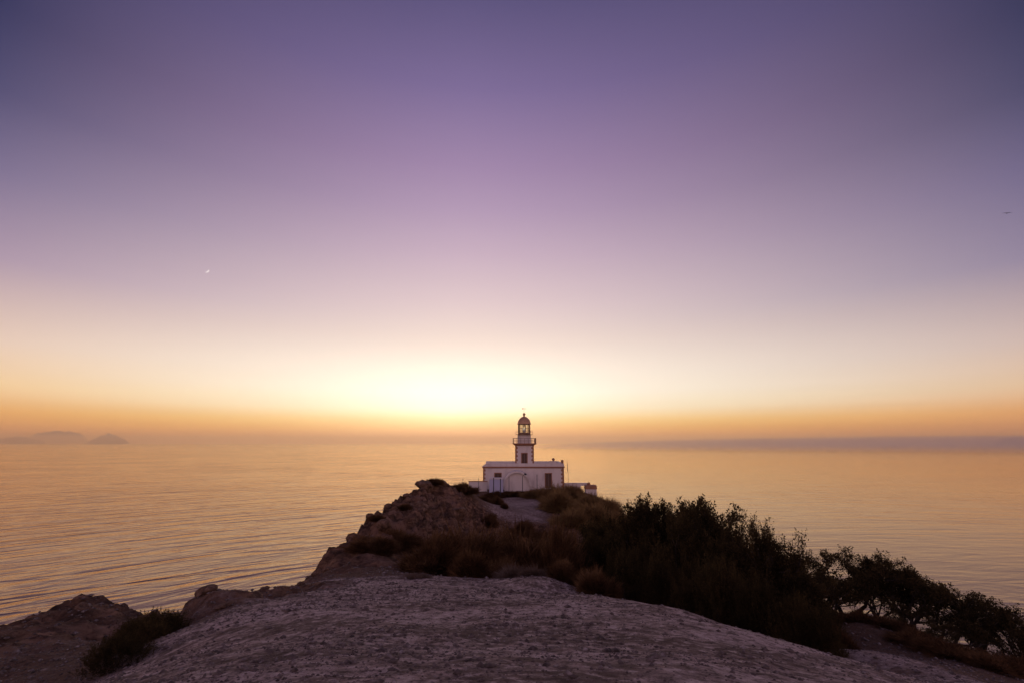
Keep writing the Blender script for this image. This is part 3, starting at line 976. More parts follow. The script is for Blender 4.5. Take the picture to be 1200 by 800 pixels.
# roof ornaments
x0 = bxz(643.3, 541, YF)[0]; x1 = bxz(652, 541, YF)[0]
zs = zpy(540.2, YF + 0.5) - BZ
ch = MB().box(x0, x1, 0.0, 0.9, zp, zs - 0.02).box(x0 - 0.06, x1 + 0.06, -0.05, 0.95, zs - 0.02, zs + 0.08)
chm = ch.build('chimney', M_WHITE, lh)
bxc = bxz(648.7, 538, YF)[0]
MB().ball((bxc, 0.45, zs + 0.36), 0.27).tube((bxc, 0.45, zs + 0.02), (bxc, 0.45, zs + 0.2), 0.12, 10).build('ball', M_STONE, chm, smooth=True)
pxc = bxz(659, 541, YF)[0]
zb2 = zpy(538.2, YF) - BZ
cp = MB().box(pxc - 0.2, pxc + 0.2, -0.04, 0.38, pz, zb2 - 0.42).build('corner_post', M_STONE, lh)
MB().ball((pxc, 0.17, zb2 - 0.26), 0.26).build('ball', M_STONE, cp, smooth=True)

# vaulted cistern in front of the wall
YV = 81.0
vx, _, vz = px3(606, 569, YV)
rv = 16.6 * 0.1462
vt = thing('vaulted_cistern', 'white half-round vaulted cistern standing against the front of the lighthouse', 'cistern', (vx, YV, CZ + vz))
def arc(r, n=20, s=1.0):
    return [(r * math.cos(math.pi * k / n), r * s * math.sin(math.pi * k / n)) for k in range(n + 1)]
def vault(r, y0, y1, mbd):
    pts = arc(r)
    mbd.prism([(-r, -1.2)] + [(r, -1.2)] + pts[:-1] + [(-r, 0.0)], y0, y1)
    return mbd
vault(rv - 0.28, 0.35, 3.6, MB()).build('end_wall', M_WHITE, vt)
# rim: ring that stands forward of the end wall
ro, ri = arc(rv, 24), arc(rv - 0.30, 24)
rm = MB()
b0 = 0
for k in range(24):
    p = [ri[k], ro[k], ro[k + 1], ri[k + 1]]
    rm.prism(p, 0.0, 3.8)
rm.build('vault_roof', M_WHITE, vt)

def wall_thing(name, label, cat, px0, px1, py_top, py_bot, Y, th, mat, coping=None, cop_h=0.1, extra=1.0):
    x0, x1 = xpx(px0, py_top, Y), xpx(px1, py_top, Y)
    z1 = zpy(py_top, Y); z0 = zpy(py_bot, Y)
    t = thing(name, label, cat, ((x0 + x1) / 2, Y, z0))
    w = (x1 - x0) / 2
    MB().box(-w, w, 0, th, -extra, z1 - z0 - cop_h).build('wall', mat, t)
    MB().box(-w - 0.05, w + 0.05, -0.05, th + 0.05, z1 - z0 - cop_h, z1 - z0).build('coping', coping or mat, t)
    return t
wall_thing('masonry_block', 'low bluish white block left of the rounded vault below the window', 'water tank', 573.5, 589.5, 559.8, 569.5, 79.6, 1.8, M_BLUEW, M_WHITE, 0.16)
wall_thing('terrace_wall', 'low white terrace wall left of the lighthouse', 'wall', 549.3, 571, 563.2, 571.5, 82.5, 0.4, M_WHITE, M_STONE, 0.1, 2.0)
# right parapet and its pier
x0, x1 = xpx(661.5, 567, 86), xpx(689, 567, 86)
z0, z1 = zpy(568.6, 86), zpy(565.3, 86)
t = thing('terrace_parapet', 'thin white parapet running from the lighthouse to the brown topped pier', 'wall', (x0, 86, z0))
MB().box(0, x1 - x0, 0, 0.35, 0, z1 - z0 - 0.08).build('wall', M_WHITE, t)
MB().box(0, x1 - x0, -0.05, 0.4, z1 - z0 - 0.08, z1 - z0).build('coping', M_WHITE, t)
MB().box(0.0, 2.9, 0.02, 0.33, -2.2, -0.004).build('footing', M_WHITE, t)
x0, x1 = xpx(686.3, 575, 85), xpx(699.6, 575, 85)
zt0, zm, z1 = zpy(590, 85), zpy(572.5, 85), zpy(568.2, 85)
t = thing('terrace_pier', 'square white pier with brown stone cap and ball right of the lighthouse', 'pier', ((x0 + x1) / 2, 85, zt0))
w = (x1 - x0) / 2
MB().box(-w + 0.06, w - 0.06, 0, 1.6, -0.5, zm - zt0).build('shaft', M_WHITE, t)
cp = MB().box(-w - 0.04, w + 0.04, -0.1, 1.7, zm - zt0, zm - zt0 + 0.2).box(-w + 0.02, w - 0.02, -0.04, 1.64, zm - zt0 + 0.2, z1 - zt0).build('cap', M_STONE, t)
MB().ball((-0.3, 0.7, z1 - zt0 + 0.18), 0.3).build('ball', M_STONE, cp, smooth=True)

# posts along the path
def post(px, py0, py1, Y, label, r=0.05, name='fence_post', cat='post', group='thin posts in front of the lighthouse'):
    x, _, z = px3(px, py0, Y)
    gz = H(x, Y)
    top = zpy(py1, Y)
    zb = min(gz, CZ + z)
    t = thing(name, label, cat, (x, Y, zb - 0.1), group=group)
    mb = MB().tube((0, 0, 0), (0, 0, top - zb + 0.1), r, 8, r * 0.9)
    mb.build('shaft', M_DARK, t)
    MB().lathe([(r * 1.3, top - zb + 0.1), (r * 1.4, top - zb + 0.15), (r * 0.6, top - zb + 0.19)], 0, 0, 8).build('post_cap', M_DARK, t)
    return t
post(542.3, 566, 560.3, 80, 'leftmost thin post left of the terrace wall', 0.035)
post(560.6, 569, 560.3, 79, 'thin post in front of the low terrace wall', 0.035)
post(578.4, 574.5, 560, 76, 'thick dark post in front of the left half of the blue block', 0.075)
post(586.4, 574.5, 561, 76, 'thick dark post at the right end of the blue block', 0.075)
post(596.5, 567, 558.5, 79, 'thin post in front of the left half of the vault', 0.04)
post(629.4, 568, 556, 80, 'thin post before the bare wall between vault and door', 0.045)
# pole with a small lamp head
x, _, z = px3(612.3, 567.5, 79.5)
t = thing('lamp_pole', 'short dark pole with a small tilted lamp head before the right side of the vault', 'lamp post', (x, 79.5, min(H(x, 79.5), CZ + z) - 0.1))
hp = zpy(557.2, 79.5) - t.location.z
MB().tube((0, 0, 0), (0, 0, hp), 0.06, 8, 0.05).build('pole', M_DARK, t)
MB().tube((0, 0, hp - 0.04), (0.42, 0, hp + 0.28), 0.03, 6).build('arm', M_DARK, t)
MB().prism([(0.25, hp + 0.22), (0.62, hp + 0.12), (0.72, hp + 0.34), (0.36, hp + 0.5)], -0.14, 0.14).build('lamp_head', M_DARK, t, bevel=0.02)
# antenna on the right
x, _, z = px3(666, 566, 88)
t = thing('antenna_mast', 'slim antenna mast standing just right of the lighthouse', 'antenna', (x, 88, CZ + z - 1.5))
hp = zpy(539, 88) - t.location.z
MB().tube((0, 0, 0), (0, 0, hp - 1.6), 0.03, 6).build('mast', M_IRON, t)
MB().tube((-0.08, 0, hp - 1.9), (-0.08, 0, hp - 0.6), 0.05, 8).tube((-0.08, 0, hp - 0.6), (-0.08, 0, hp), 0.02, 6).build('aerial', M_IRON, t)

# ------------------------------------------------------------ stones
def rock_mesh(seed, lump=0.35, flat=0.7, sub=3):
    bm = bmesh.new()
    bmesh.ops.create_icosphere(bm, subdivisions=sub, radius=1.0)
    rnd = random.Random(seed)
    off = Vector((rnd.uniform(-50, 50), rnd.uniform(-50, 50), rnd.uniform(-50, 50)))
    planes = [(Vector((rnd.gauss(0, 1), rnd.gauss(0, 1), rnd.gauss(0, 1))).normalized(), rnd.uniform(0.55, 0.85)) for _ in range(9)]
    for v in bm.verts:
        p = v.co.copy()
        for n, d in planes:                     # broken faces
            k = p.dot(n) - d
            if k > 0:
                p -= n * k * 0.9
        p += p.normalized() * lump * 0.5 * mnoise.fractal(p * 1.6 + off, 0.8, 2.0, 4)
        p.z *= flat
        v.co = p
    me = bpy.data.meshes.new('rock')
    bm.to_mesh(me); bm.free()
    return me
m = NT('boulder_stone')
P = m.objc()
rn = m.noise(P, 2.3, 7, 0.65, 0.3)
rc = m.ramp(rn, [(0.3, (0.05, 0.03, 0.02)), (0.5, (0.13, 0.078, 0.052)), (0.7, (0.27, 0.165, 0.115))])
m.bsdf(rc, 0.95, m.bump(rn, 0.8, 0.1), Specular_IOR_Level=0.15)
M_BOULDER = m.m
ROCKS = [rock_mesh(i, 0.4, 0.75) for i in range(6)]
def rock(px, py, wpx, Y, label, fl=1.0, var=None, group=None):
    x, _, z = px3(px, py, Y)
    k = Y / FPX
    r = wpx * k / 2
    me = ROCKS[(px + py if var is None else var) % 6]
    o = bpy.data.objects.new('rock', me)
    if not me.materials:
        me.materials.append(M_BOULDER)
    C.objects.link(o)
    gz = H(x, Y)
    o.location = (x, Y, gz + r * fl * 0.25)
    o.scale = (r, r * 0.9, r * fl)
    o.rotation_euler = (0.2 * math.sin(px), 0.2 * math.cos(py), px * 0.7)
    tag(o, label, 'rock', group)
rock(412, 632, 13, 33.5, 'small upright rock jutting from the left outline of the rocky knoll', 1.3, 0)
rock(436, 606, 14, 38.5, 'jagged rock halfway up the left outline of the knoll', 1.1, 1)
rock(352, 690, 9, 20, 'small dark rock on the ridge just before the knoll begins', 1.0, 2)
rock(310, 692, 11, 18.2, 'dark rock knob on top of the low ridge left of the knoll', 0.9, 3)
rock(372, 672, 15, 23.2, 'dark boulder at the lower left foot of the knoll', 1.0, 4)
rock(383, 668, 12, 24.5, 'brown boulder beside the dark one at the foot of the knoll', 0.9, 5)
rock(456, 592, 15, 41.5, 'blocky rock below the crest of the knoll on its left edge', 1.0, 2)
rock(478, 578, 14, 45.5, 'rounded rock near the top of the knoll outline', 0.9, 3)
rock(497, 575, 22, 50, 'broad rock on the knoll crest left of the highest point', 0.8, 0)
rock(516, 566, 16, 53.5, 'tallest rock on the very top of the knoll', 1.1, 1)
rock(240, 697, 26, 15.4, 'rounded brown boulder at the left end of the low ridge', 0.7, 5)
rock(262, 712, 17, 14.5, 'flat brown rock below the rounded boulder on the ridge', 0.5, 1)
rock(98, 703, 20, 16, 'brown rock on the peak of the far left spur', 0.6, 4)
rock(536, 602, 24, 48, 'pale rock in the bank right of the knoll', 0.9, 2)
rock(566, 622, 22, 47, 'pinkish rock in the eroded bank below the path', 1.0, 3)
rock(592, 618, 16, 47.5, 'grey rock in the bank beneath the small dark shrubs', 1.2, 0)
rock(450, 640, 20, 33, 'craggy rock low on the face of the knoll', 0.9, 5)
rock(430, 655, 18, 29.5, 'shadowed rock at the base of the knoll face', 0.9, 3)
rock(492, 610, 26, 42, 'big angular rock in the middle of the knoll face', 0.9, 4)

def rand_stones(n, seed):
    """Loose gravel and crumbs of earth over the clearing: one mesh of small broken stones."""
    rnd = np.random.RandomState(seed)
    base = [(0, 0, 1), (0, 0, -1), (1, 0, 0), (0, 1, 0), (-1, 0, 0), (0, -1, 0)]
    fc = [(0, 2, 3), (0, 3, 4), (0, 4, 5), (0, 5, 2), (1, 3, 2), (1, 4, 3), (1, 5, 4), (1, 2, 5)]
    B = np.array(base, float); FC = np.array(fc)
    yy = 3.0 + (rnd.rand(n) ** 1.5) * 22
    xx = (rnd.rand(n) * 2 - 1) * (yy * 1.15)
    xx = np.clip(xx, -17, 13)
    clump = vnoise(xx * 0.9, yy * 0.9, 77)
    clump = 0.5 * clump + 0.5 * vnoise(xx * 0.25 + 9, yy * 0.3, 78)
    keep = rnd.rand(n) < clump ** 2.2 * 1.9 + np.clip((-3 - xx) * 0.05, 0, 0.3)
    keep &= edge_dist(xx, yy) < 0.2
    xx, yy = xx[keep], yy[keep]
    n = len(xx)
    zz = hgt(xx, yy) + CZ
    size = 0.004 + 0.014 * rnd.rand(n) ** 2.5 + 0.04 * rnd.rand(n) ** 26
    size = size * (0.6 + yy / 12)
    J = 1 + 0.45 * (rnd.rand(n, 6, 3) - 0.5)
    ang = rnd.rand(n) * 6.28
    ca, sa = np.cos(ang)[:, None], np.sin(ang)[:, None]
    V = B[None] * J
    X = V[..., 0] * ca - V[..., 1] * sa
    Yv = V[..., 0] * sa + V[..., 1] * ca
    V = np.stack([X * (0.8 + rnd.rand(n)[:, None] * 0.6), Yv, V[..., 2] * 0.6], -1) * size[:, None, None]
    V[..., 0] += xx[:, None]; V[..., 1] += yy[:, None]; V[..., 2] += zz[:, None] + size[:, None] * 0.2
    F = FC[None] + (np.arange(n) * 6)[:, None, None]
    return mesh_np(V.reshape(-1, 3), F.reshape(-1, 3), 'gravel')
m = NT('gravel_stone')
nn = m.noise(m.pos(), 9, 4, 0.6)
m.bsdf(m.ramp(nn, [(0.35, (0.05, 0.037, 0.032)), (0.55, (0.16, 0.12, 0.11)), (0.72, (0.38, 0.32, 0.31))]), 0.95)
gv_ = obj('gravel', rand_stones(110000, 4), m.m)
gv_['kind'] = 'stuff'

# ------------------------------------------------------------ shrubs and trees
def leaf_mat(name, c0, c1, c2, trans):
    m = NT(name)
    P = m.pos()
    nn = m.noise(P, 1.1, 3, 0.6)
    n2 = m.noise(P, 12, 2, 0.6)
    col = m.ramp(m.math('ADD', m.math('MULTIPLY', nn, 0.6), m.math('MULTIPLY', n2, 0.4)), [(0.36, c0), (0.5, c1), (0.64, c2)])
    d = m.n('ShaderNodeBsdfDiffuse'); m.l(col, d.inputs[0])
    t = m.n('ShaderNodeBsdfTranslucent'); m.l(col, t.inputs[0])
    x = m.n('ShaderNodeMixShader'); x.inputs[0].default_value = trans
    m.l(d.outputs[0], x.inputs[1]); m.l(t.outputs[0], x.inputs[2])
    m.l(x.outputs[0], m.out.inputs[0])
    return m.m
M_DRY = leaf_mat('dry_twigs', (0.05, 0.026, 0.014), (0.12, 0.064, 0.032), (0.22, 0.125, 0.065), 0.4)
M_PALE = leaf_mat('pale_dry_twigs', (0.09, 0.06, 0.045), (0.16, 0.11, 0.085), (0.26, 0.19, 0.15), 0.3)
M_HEATH = leaf_mat('brown_green_heath', (0.13, 0.078, 0.034), (0.26, 0.165, 0.072), (0.40, 0.26, 0.12), 0.5)  # haze flare near the glow painted in as lighter golden brown
M_DARKG = leaf_mat('dark_evergreen', (0.026, 0.020, 0.011), (0.058, 0.042, 0.020), (0.11, 0.075, 0.034), 0.4)
m = NT('bark')
nn = m.noise(m.mapping(m.objc(), (4, 4, 1)), 3, 5)
m.bsdf(m.ramp(nn, [(0.3, (0.025, 0.018, 0.014)), (0.7, (0.08, 0.058, 0.045))]), 0.95)
M_BARK = m.m

def shrub_mesh(seed, n=7000, spiky=0.0, blade=0.012):
    """Cushion of thin twigs growing out of one foot; unit radius, unit height."""
    rnd = np.random.RandomState(seed)
    ph = rnd.rand(n) * 2 * np.pi
    ct = rnd.rand(n) ** 0.8
    st = np.sqrt(1 - ct ** 2)
    D = np.stack([np.cos(ph) * st, np.sin(ph) * st, ct], 1)
    lump = 1 + 0.60 * (vnoise(ph * 1.3 + 5, ct * 2.5 + seed, seed) - 0.5) + 0.45 * (vnoise(ph * 3.5, ct * 6, seed + 3) - 0.5)
    top = lump * (0.78 + 0.22 * rnd.rand(n) + (0.15 + spiky) * rnd.rand(n) ** 6)
    base = top * (0.25 + 0.60 * rnd.rand(n))
    jit = rnd.randn(n, 3) * 0.10
    A = D * base[:, None]
    E = (D + jit) * top[:, None]
    side = np.cross(D, rnd.randn(n, 3)); side /= np.linalg.norm(side, axis=1)[:, None]
    w = blade * (0.6 + rnd.rand(n))[:, None]
    mid = (A + E) / 2 + rnd.randn(n, 3) * 0.015
    V = np.stack([A - side * w * 0.4, mid - side * w, E, mid + side * w], 1)
    V *= 1 / np.percentile(V[..., 2], 98.5)
    V[..., 2] = np.maximum(V[..., 2], -0.08)
    F = np.arange(n * 4).reshape(n, 4)
    return mesh_np(V.reshape(-1, 3), F, 'shrub')
def leafy_mesh(seed, n_spray=760, leaves=42, leaf=0.028, airy=0.0):
    """Dense upright evergreen shrub: leafy sprays over a lumpy mound; unit radius, unit height."""
    rnd = np.random.RandomState(seed)
    ph = rnd.rand(n_spray) * 2 * np.pi
    ct = rnd.rand(n_spray) ** 0.7
    st = np.sqrt(1 - ct ** 2)
    D = np.stack([np.cos(ph) * st, np.sin(ph) * st, ct], 1)
    lump = 1 + 0.5 * (vnoise(ph * 1.6 + 5, ct * 3 + seed, seed) - 0.5)
    rad = lump * (0.45 + 0.5 * rnd.rand(n_spray) ** 0.6)
    O = D * rad[:, None]
    O[:, 2] = np.maximum(O[:, 2], 0.02)
    G = D * 0.55 + np.array([0, 0, 0.9]) + rnd.randn(n_spray, 3) * 0.25
    G /= np.linalg.norm(G, axis=1)[:, None]
    L = 0.16 + 0.22 * rnd.rand(n_spray) ** 2
    t = rnd.rand(n_spray, leaves)
    C_ = O[:, None] + G[:, None] * (t * L[:, None])[..., None] + rnd.randn(n_spray, leaves, 3) * (0.035 * (1.2 - t))[..., None]
    C_ = C_.reshape(-1, 3)
    n = len(C_)
    a = rnd.randn(n, 3) + np.repeat(G, leaves, 0) * 1.2
    a /= np.linalg.norm(a, axis=1)[:, None]
    b = np.cross(a, rnd.randn(n, 3)); b /= np.linalg.norm(b, axis=1)[:, None]
    l = leaf * (0.6 + 0.8 * rnd.rand(n))[:, None]
    V = np.stack([C_ - a * l * 0.3, C_ + a * l * 0.4 + b * l * 0.3, C_ + a * l, C_ + a * l * 0.4 - b * l * 0.3], 1)
    return mesh_np(V.reshape(-1, 3), np.arange(n * 4).reshape(n, 4), 'foliage')

SHRUBS = {'dry': [shrub_mesh(i, 8000) for i in (1, 2, 3)], 'heath': [shrub_mesh(i, 9000, 0.12, 0.010) for i in (11, 12, 13)],
          'pale': [shrub_mesh(21, 4500, 0.25, 0.009)], 'green': [leafy_mesh(i) for i in (31, 32, 33)]}
for k_, mm in (('dry', M_DRY), ('heath', M_HEATH), ('pale', M_PALE), ('green', M_DARKG)):
    for me in SHRUBS[k_]:
        me.materials.append(mm)
def stems_mesh(seed):
    rnd = random.Random(seed)
    mb = MB()
    for k in range(7):
        a = rnd.uniform(0, 6.28); r = rnd.uniform(0.25, 0.55)
        mb.tube((0.03 * math.cos(a), 0.03 * math.sin(a), -0.15), (r * math.cos(a), r * math.sin(a), rnd.uniform(0.4, 0.7)), 0.025, 5, 0.008)
    me = mesh_from(mb.v, mb.f, 'stems')
    me.materials.append(M_BARK)
    return me
STEMS = stems_mesh(5)
_sc = [0]
def shrub(kind, px, py, wpx, hpx, Y, label, group, rz=None):
    x, _, z = px3(px, py, Y)
    k = Y / FPX
    _sc[0] += 1
    v = _sc[0]
    ms = SHRUBS[kind]
    gz = H(x, Y)
    name = {'dry': 'dry_shrub', 'heath': 'heath_shrub', 'pale': 'dead_shrub', 'green': 'evergreen_shrub'}[kind]
    t = thing(name, label, 'shrub', (x, Y, gz - 0.05), v * 1.7 if rz is None else rz, group)
    f = bpy.data.objects.new('foliage', ms[v % len(ms)])
    C.objects.link(f); f.parent = t
    s_ = bpy.data.objects.new('stems', STEMS)
    C.objects.link(s_); s_.parent = t
    top = zpy(py - hpx, Y)                       # the crown reaches this height
    h = max(top - gz, hpx * k * 0.6) if kind != 'flat' else hpx * k
    t.scale = (wpx * k / 2, wpx * k / 2 * 0.95, min(h, hpx * k * (1.9 if Y < 40 else 1.25)))
    return t
G1 = 'brown cushion shrubs between the clearing and the knoll'
shrub('dry', 506, 666, 80, 36, 25, 'large round brown shrub at the foot of the knoll, left end of the shrub belt', G1)
shrub('dry', 548, 664, 88, 36, 27, 'wide dark shrub in the middle of the belt behind the clearing', G1)
shrub('dry', 606, 666, 96, 36, 27, 'broadest brown shrub behind the small mound', G1)
shrub('dry', 648, 672, 72, 46, 25, 'dark shrub right of the broadest one where the trees begin', G1)
shrub('dry', 553, 681, 52, 34, 21.5, 'round brown shrub standing forward alone on the bare ground', G1)
shrub('dry', 585, 682, 46, 26, 22, 'dark low shrub between the forward round shrub and the small mound', G1)
shrub('pale', 603, 686, 44, 22, 20.5, 'pale dead shrub on top of the small mound', G1)
shrub('pale', 625, 690, 34, 16, 19.5, 'smaller pale dead shrub on the right side of the mound', G1)
shrub('dry', 436, 664, 56, 24, 28, 'dark low shrub against the lower left face of the knoll', G1)
shrub('dry', 470, 655, 50, 26, 31, 'dark shrub halfway along the foot of the knoll', G1)
shrub('pale', 487, 687, 34, 9, 19, 'flat tangle of dead twigs lying on the clearing', G1)
shrub('dry', 700, 700, 50, 30, 17.5, 'brown shrub spilling onto the right edge of the clearing', G1)
shrub('dry', 665, 690, 44, 30, 19.5, 'low rusty shrub at the right edge of the mound', G1)
G2 = 'brown heath mounds around the lighthouse path'
shrub('heath', 622, 583, 26, 9, 76, 'small brown mound right of the path just below the vault', G2)
shrub('heath', 648, 585, 46, 14, 74, 'broad brown mound right of the path below the lighthouse door', G2)
shrub('heath', 672, 586, 40, 16, 76, 'tall brown mound below the right corner of the lighthouse', G2)
shrub('heath', 655, 597, 44, 20, 66, 'dark brown mound in the fork of the path', G2)
shrub('heath', 690, 598, 40, 18, 70, 'brown mound below the terrace pier', G2)
shrub('heath', 712, 606, 38, 20, 66, 'brown mound on the right shoulder of the hill', G2)
shrub('heath', 700, 618, 52, 26, 58, 'large olive mound on the right flank of the hill', G2)
shrub('heath', 735, 625, 46, 22, 60, 'olive mound lowest on the right flank of the hill', G2)
shrub('heath', 668, 618, 44, 20, 56, 'brown mound below the fork of the path', G2)
shrub('dry', 583, 572, 30, 4, 77, 'flat dark shrub in front of the blue block', G2)
shrub('dry', 604, 573, 26, 4, 77, 'flat brown shrub in front of the vault', G2)
shrub('dry', 583, 588, 17, 7, 65, 'dark shrub left of the path above the bank', G2)
shrub('dry', 591, 594, 9, 5, 62, 'tiny dark tuft on the pale path', G2)
shrub('dry', 566, 589, 24, 8, 64, 'brown shrub at the left edge of the path', G2)
shrub('dry', 546, 586, 30, 16, 58, 'dark round shrub in the notch between knoll and lighthouse wall', G2)
shrub('dry', 536, 582, 22, 11, 56, 'dark shrub behind the top of the knoll', G2)
shrub('dry', 508, 572, 20, 10, 51.5, 'shrub crowning the highest rock of the knoll', G2)
shrub('dry', 574, 606, 22, 8, 52, 'dark shrub hanging over the bank left of centre', G2)
shrub('dry', 612, 612, 30, 13, 53, 'rusty shrub hanging over the bank below the path', G2)
shrub('dry', 640, 622, 36, 16, 50, 'rusty shrub in the bank left of the olive mounds', G2)
shrub('dry', 470, 612, 22, 10, 40, 'small shrub on the upper left face of the knoll', G2)
shrub('dry', 440, 628, 20, 9, 35, 'small shrub clinging to the left face of the knoll', G2)
shrub('dry', 655, 645, 50, 18, 44, 'dark shrub in the hollow left of the trees', G2)
G3 = 'black shrubs in the gully at lower left'
shrub('green', 180, 752, 62, 34, 13.2, 'dark shrub at the top of the gully below the ridge', G3)
shrub('green', 196, 738, 34, 20, 14.2, 'small dark shrub at the notch between spur and ridge', G3)
shrub('green', 158, 776, 62, 40, 11.0, 'dark shrub in the middle of the gully', G3)
shrub('green', 132, 804, 66, 44, 9.4, 'dark shrub at the bottom of the gully near the frame edge', G3)
G4 = 'evergreen shrubs massed on the right slope'
for px, py, w, h, Y, lb in [
    (690, 672, 56, 46, 28, 'evergreen shrub left of the tall trees beside the brown shrubs'),
    (722, 668, 56, 50, 32, 'evergreen shrub behind the left end of the tree mass'),
    (735, 700, 64, 48, 20, 'leafy shrub at the front left of the tree mass'),
    (775, 712, 64, 54, 18.5, 'leafy shrub in front of the tallest tree'),
    (812, 722, 62, 58, 17, 'dense shrub on the clearing edge right of the tallest tree'),
    (852, 735, 66, 66, 15.6, 'large dense shrub in the middle of the clearing edge'),
    (893, 748, 62, 66, 14.2, 'dense shrub below the feathery tree'),
    (932, 760, 58, 58, 13.2, 'dark shrub near the lower end of the clearing edge'),
    (966, 770, 46, 48, 12.6, 'last dark shrub where the clearing meets the lower path'),
    (760, 690, 70, 50, 23, 'shrub behind the front row below the tallest tree'),
    (850, 700, 80, 60, 20, 'shrub filling the gap behind the middle of the edge'),
    (900, 715, 70, 50, 19, 'shrub at the foot of the feathery tree'),
    (950, 730, 60, 46, 18, 'shrub at the foot of the small domed tree')]:
    shrub('green', px, py, w, h, Y, lb, G4)
G5 = 'rusty shrubs beside the lower path'
for px, py, w, h, Y, lb in [
    (1005, 742, 44, 16, 19, 'rusty low shrub left at the head of the lower path'),
    (1040, 752, 50, 16, 18.4, 'rusty low shrub behind the lower path'),
    (1078, 768, 56, 20, 16.5, 'dark rusty shrub right of the lower path'),
    (1120, 782, 60, 20, 15.2, 'rusty shrub under the leaning trees'),
    (1165, 795, 64, 22, 14.2, 'rusty shrub in the bottom right corner'),
    (1196, 790, 50, 20, 15.6, 'rusty shrub at the right frame edge'),
    (985, 752, 34, 14, 16, 'small rusty shrub beside the last dark shrub')]:
    shrub('dry', px, py, w, h, Y, lb, G5)

def tree_meshes(seed, height=4.0, spread=2.0, lean=(0, 0), airy=0.3, leaf=0.045, nl=26, levels=5, spray=0.42, up=0.5):
    """Branching trunk and a crown of leafy sprays on its outer twigs. Returns (trunk mesh, crown mesh)."""
    rnd = random.Random(seed)
    mb = MB()
    tips = []
    def grow(p, d, L, r, lvl):
        q = p
        n = 3
        for i in range(n):
            d2 = (d + Vector((rnd.gauss(0, 0.16), rnd.gauss(0, 0.16), rnd.gauss(0.03, 0.10)))).normalized()
            q2 = q + d2 * (L / n)
            mb.tube(q, q2, r * (1 - 0.25 * i / n), 5 if lvl > 1 else 7, r * (1 - 0.25 * (i + 1) / n))
            q, d = q2, d2
            if lvl >= 2:
                tips.append((q.copy(), d.copy(), lvl))
        if lvl >= levels:
            tips.append((q.copy(), d.copy(), lvl))
            return
        k = 3 if rnd.random() < 0.65 else 2
        if lvl == 0:
            k = 4
        for i in range(k):
            a = rnd.uniform(0, 6.28)
            tilt = rnd.uniform(0.35, 0.85)
            s1 = d.orthogonal().normalized(); s2 = d.cross(s1)
            nd = d * math.cos(tilt) + (s1 * math.cos(a) + s2 * math.sin(a)) * math.sin(tilt)
            nd = Vector((nd.x * spread / 2.0, nd.y * spread / 2.0, nd.z + 0.12)).normalized()
            nd.z = max(nd.z, -0.15)
            grow(q, nd.normalized(), L * rnd.uniform(0.62, 0.85), r * 0.62, lvl + 1)
    for b in range(rnd.choice((2, 3))):
        a = rnd.uniform(0, 6.28)
        d0 = Vector((0.35 * math.cos(a) + lean[0], 0.35 * math.sin(a) + lean[1], 1)).normalized()
        grow(Vector((0.08 * math.cos(a), 0.08 * math.sin(a), -0.3)), d0, height * 0.30, 0.075 * height / 4 + 0.02, 1)
    T = mesh_from(mb.v, mb.f, 'trunk')
    nr = np.random.RandomState(seed)
    P = np.array([t[0] for t in tips]); D = np.array([t[1] for t in tips])
    keep = nr.rand(len(P)) > airy
    zrel = (P[:, 2] - P[:, 2].min()) / (np.ptp(P[:, 2]) + 1e-6)
    keep &= zrel > 0.22 * nr.rand(len(P)) + 0.15
    P, D = P[keep], D[keep]
    if len(P) > 1500:
        sel = nr.permutation(len(P))[:1500]
        P, D = P[sel], D[sel]
    n = len(P)
    G = D * 0.6 + np.array([0, 0, up]) + nr.randn(n, 3) * 0.3
    G /= np.linalg.norm(G, axis=1)[:, None]
    L = spray * (0.5 + 0.9 * nr.rand(n))
    t = nr.rand(n, nl)
    Cc = P[:, None] + G[:, None] * (t * L[:, None])[..., None] + nr.randn(n, nl, 3) * (0.10 * (1.25 - t))[..., None]
    Cc = Cc.reshape(-1, 3)
    N = len(Cc)
    a = nr.randn(N, 3) + np.repeat(G, nl, 0)
    a /= np.linalg.norm(a, axis=1)[:, None]
    b = np.cross(a, nr.randn(N, 3)); b /= np.linalg.norm(b, axis=1)[:, None]
    l = leaf * (0.6 + 0.8 * nr.rand(N))[:, None]
    V = np.stack([Cc - a * l * 0.3, Cc + a * l * 0.4 + b * l * 0.32, Cc + a * l, Cc + a * l * 0.4 - b * l * 0.32], 1)
    K = mesh_np(V.reshape(-1, 3), np.arange(N * 4).reshape(N, 4), 'crown')
    zmax = float(np.percentile(V[..., 2], 99.4)); w = float(np.percentile(np.abs(V[..., 0] - V[..., 0].mean()), 98)) * 2
    T.materials.append(M_BARK)
    return T, K, zmax, w, float(V[..., 0].mean())
TREES = {
    'dense': [tree_meshes(s_, 4, 2.3, (0, 0), 0.0, 0.055, 46, 5, 0.36, 0.7) for s_ in (101, 102, 103)],
    'feather': [tree_meshes(s_, 4, 1.6, (0.1, 0), 0.10, 0.05, 40, 4, 0.62, 1.3) for s_ in (111, 112)],
    'open': [tree_meshes(s_, 4, 2.2, (0.3, 0), 0.30, 0.055, 34, 5, 0.30, 0.5) for s_ in (121, 122, 123, 124)],
}
for k_, lst in TREES.items():
    for tm in lst:
        tm[1].materials.append(M_DARKG)
_tc = [0]
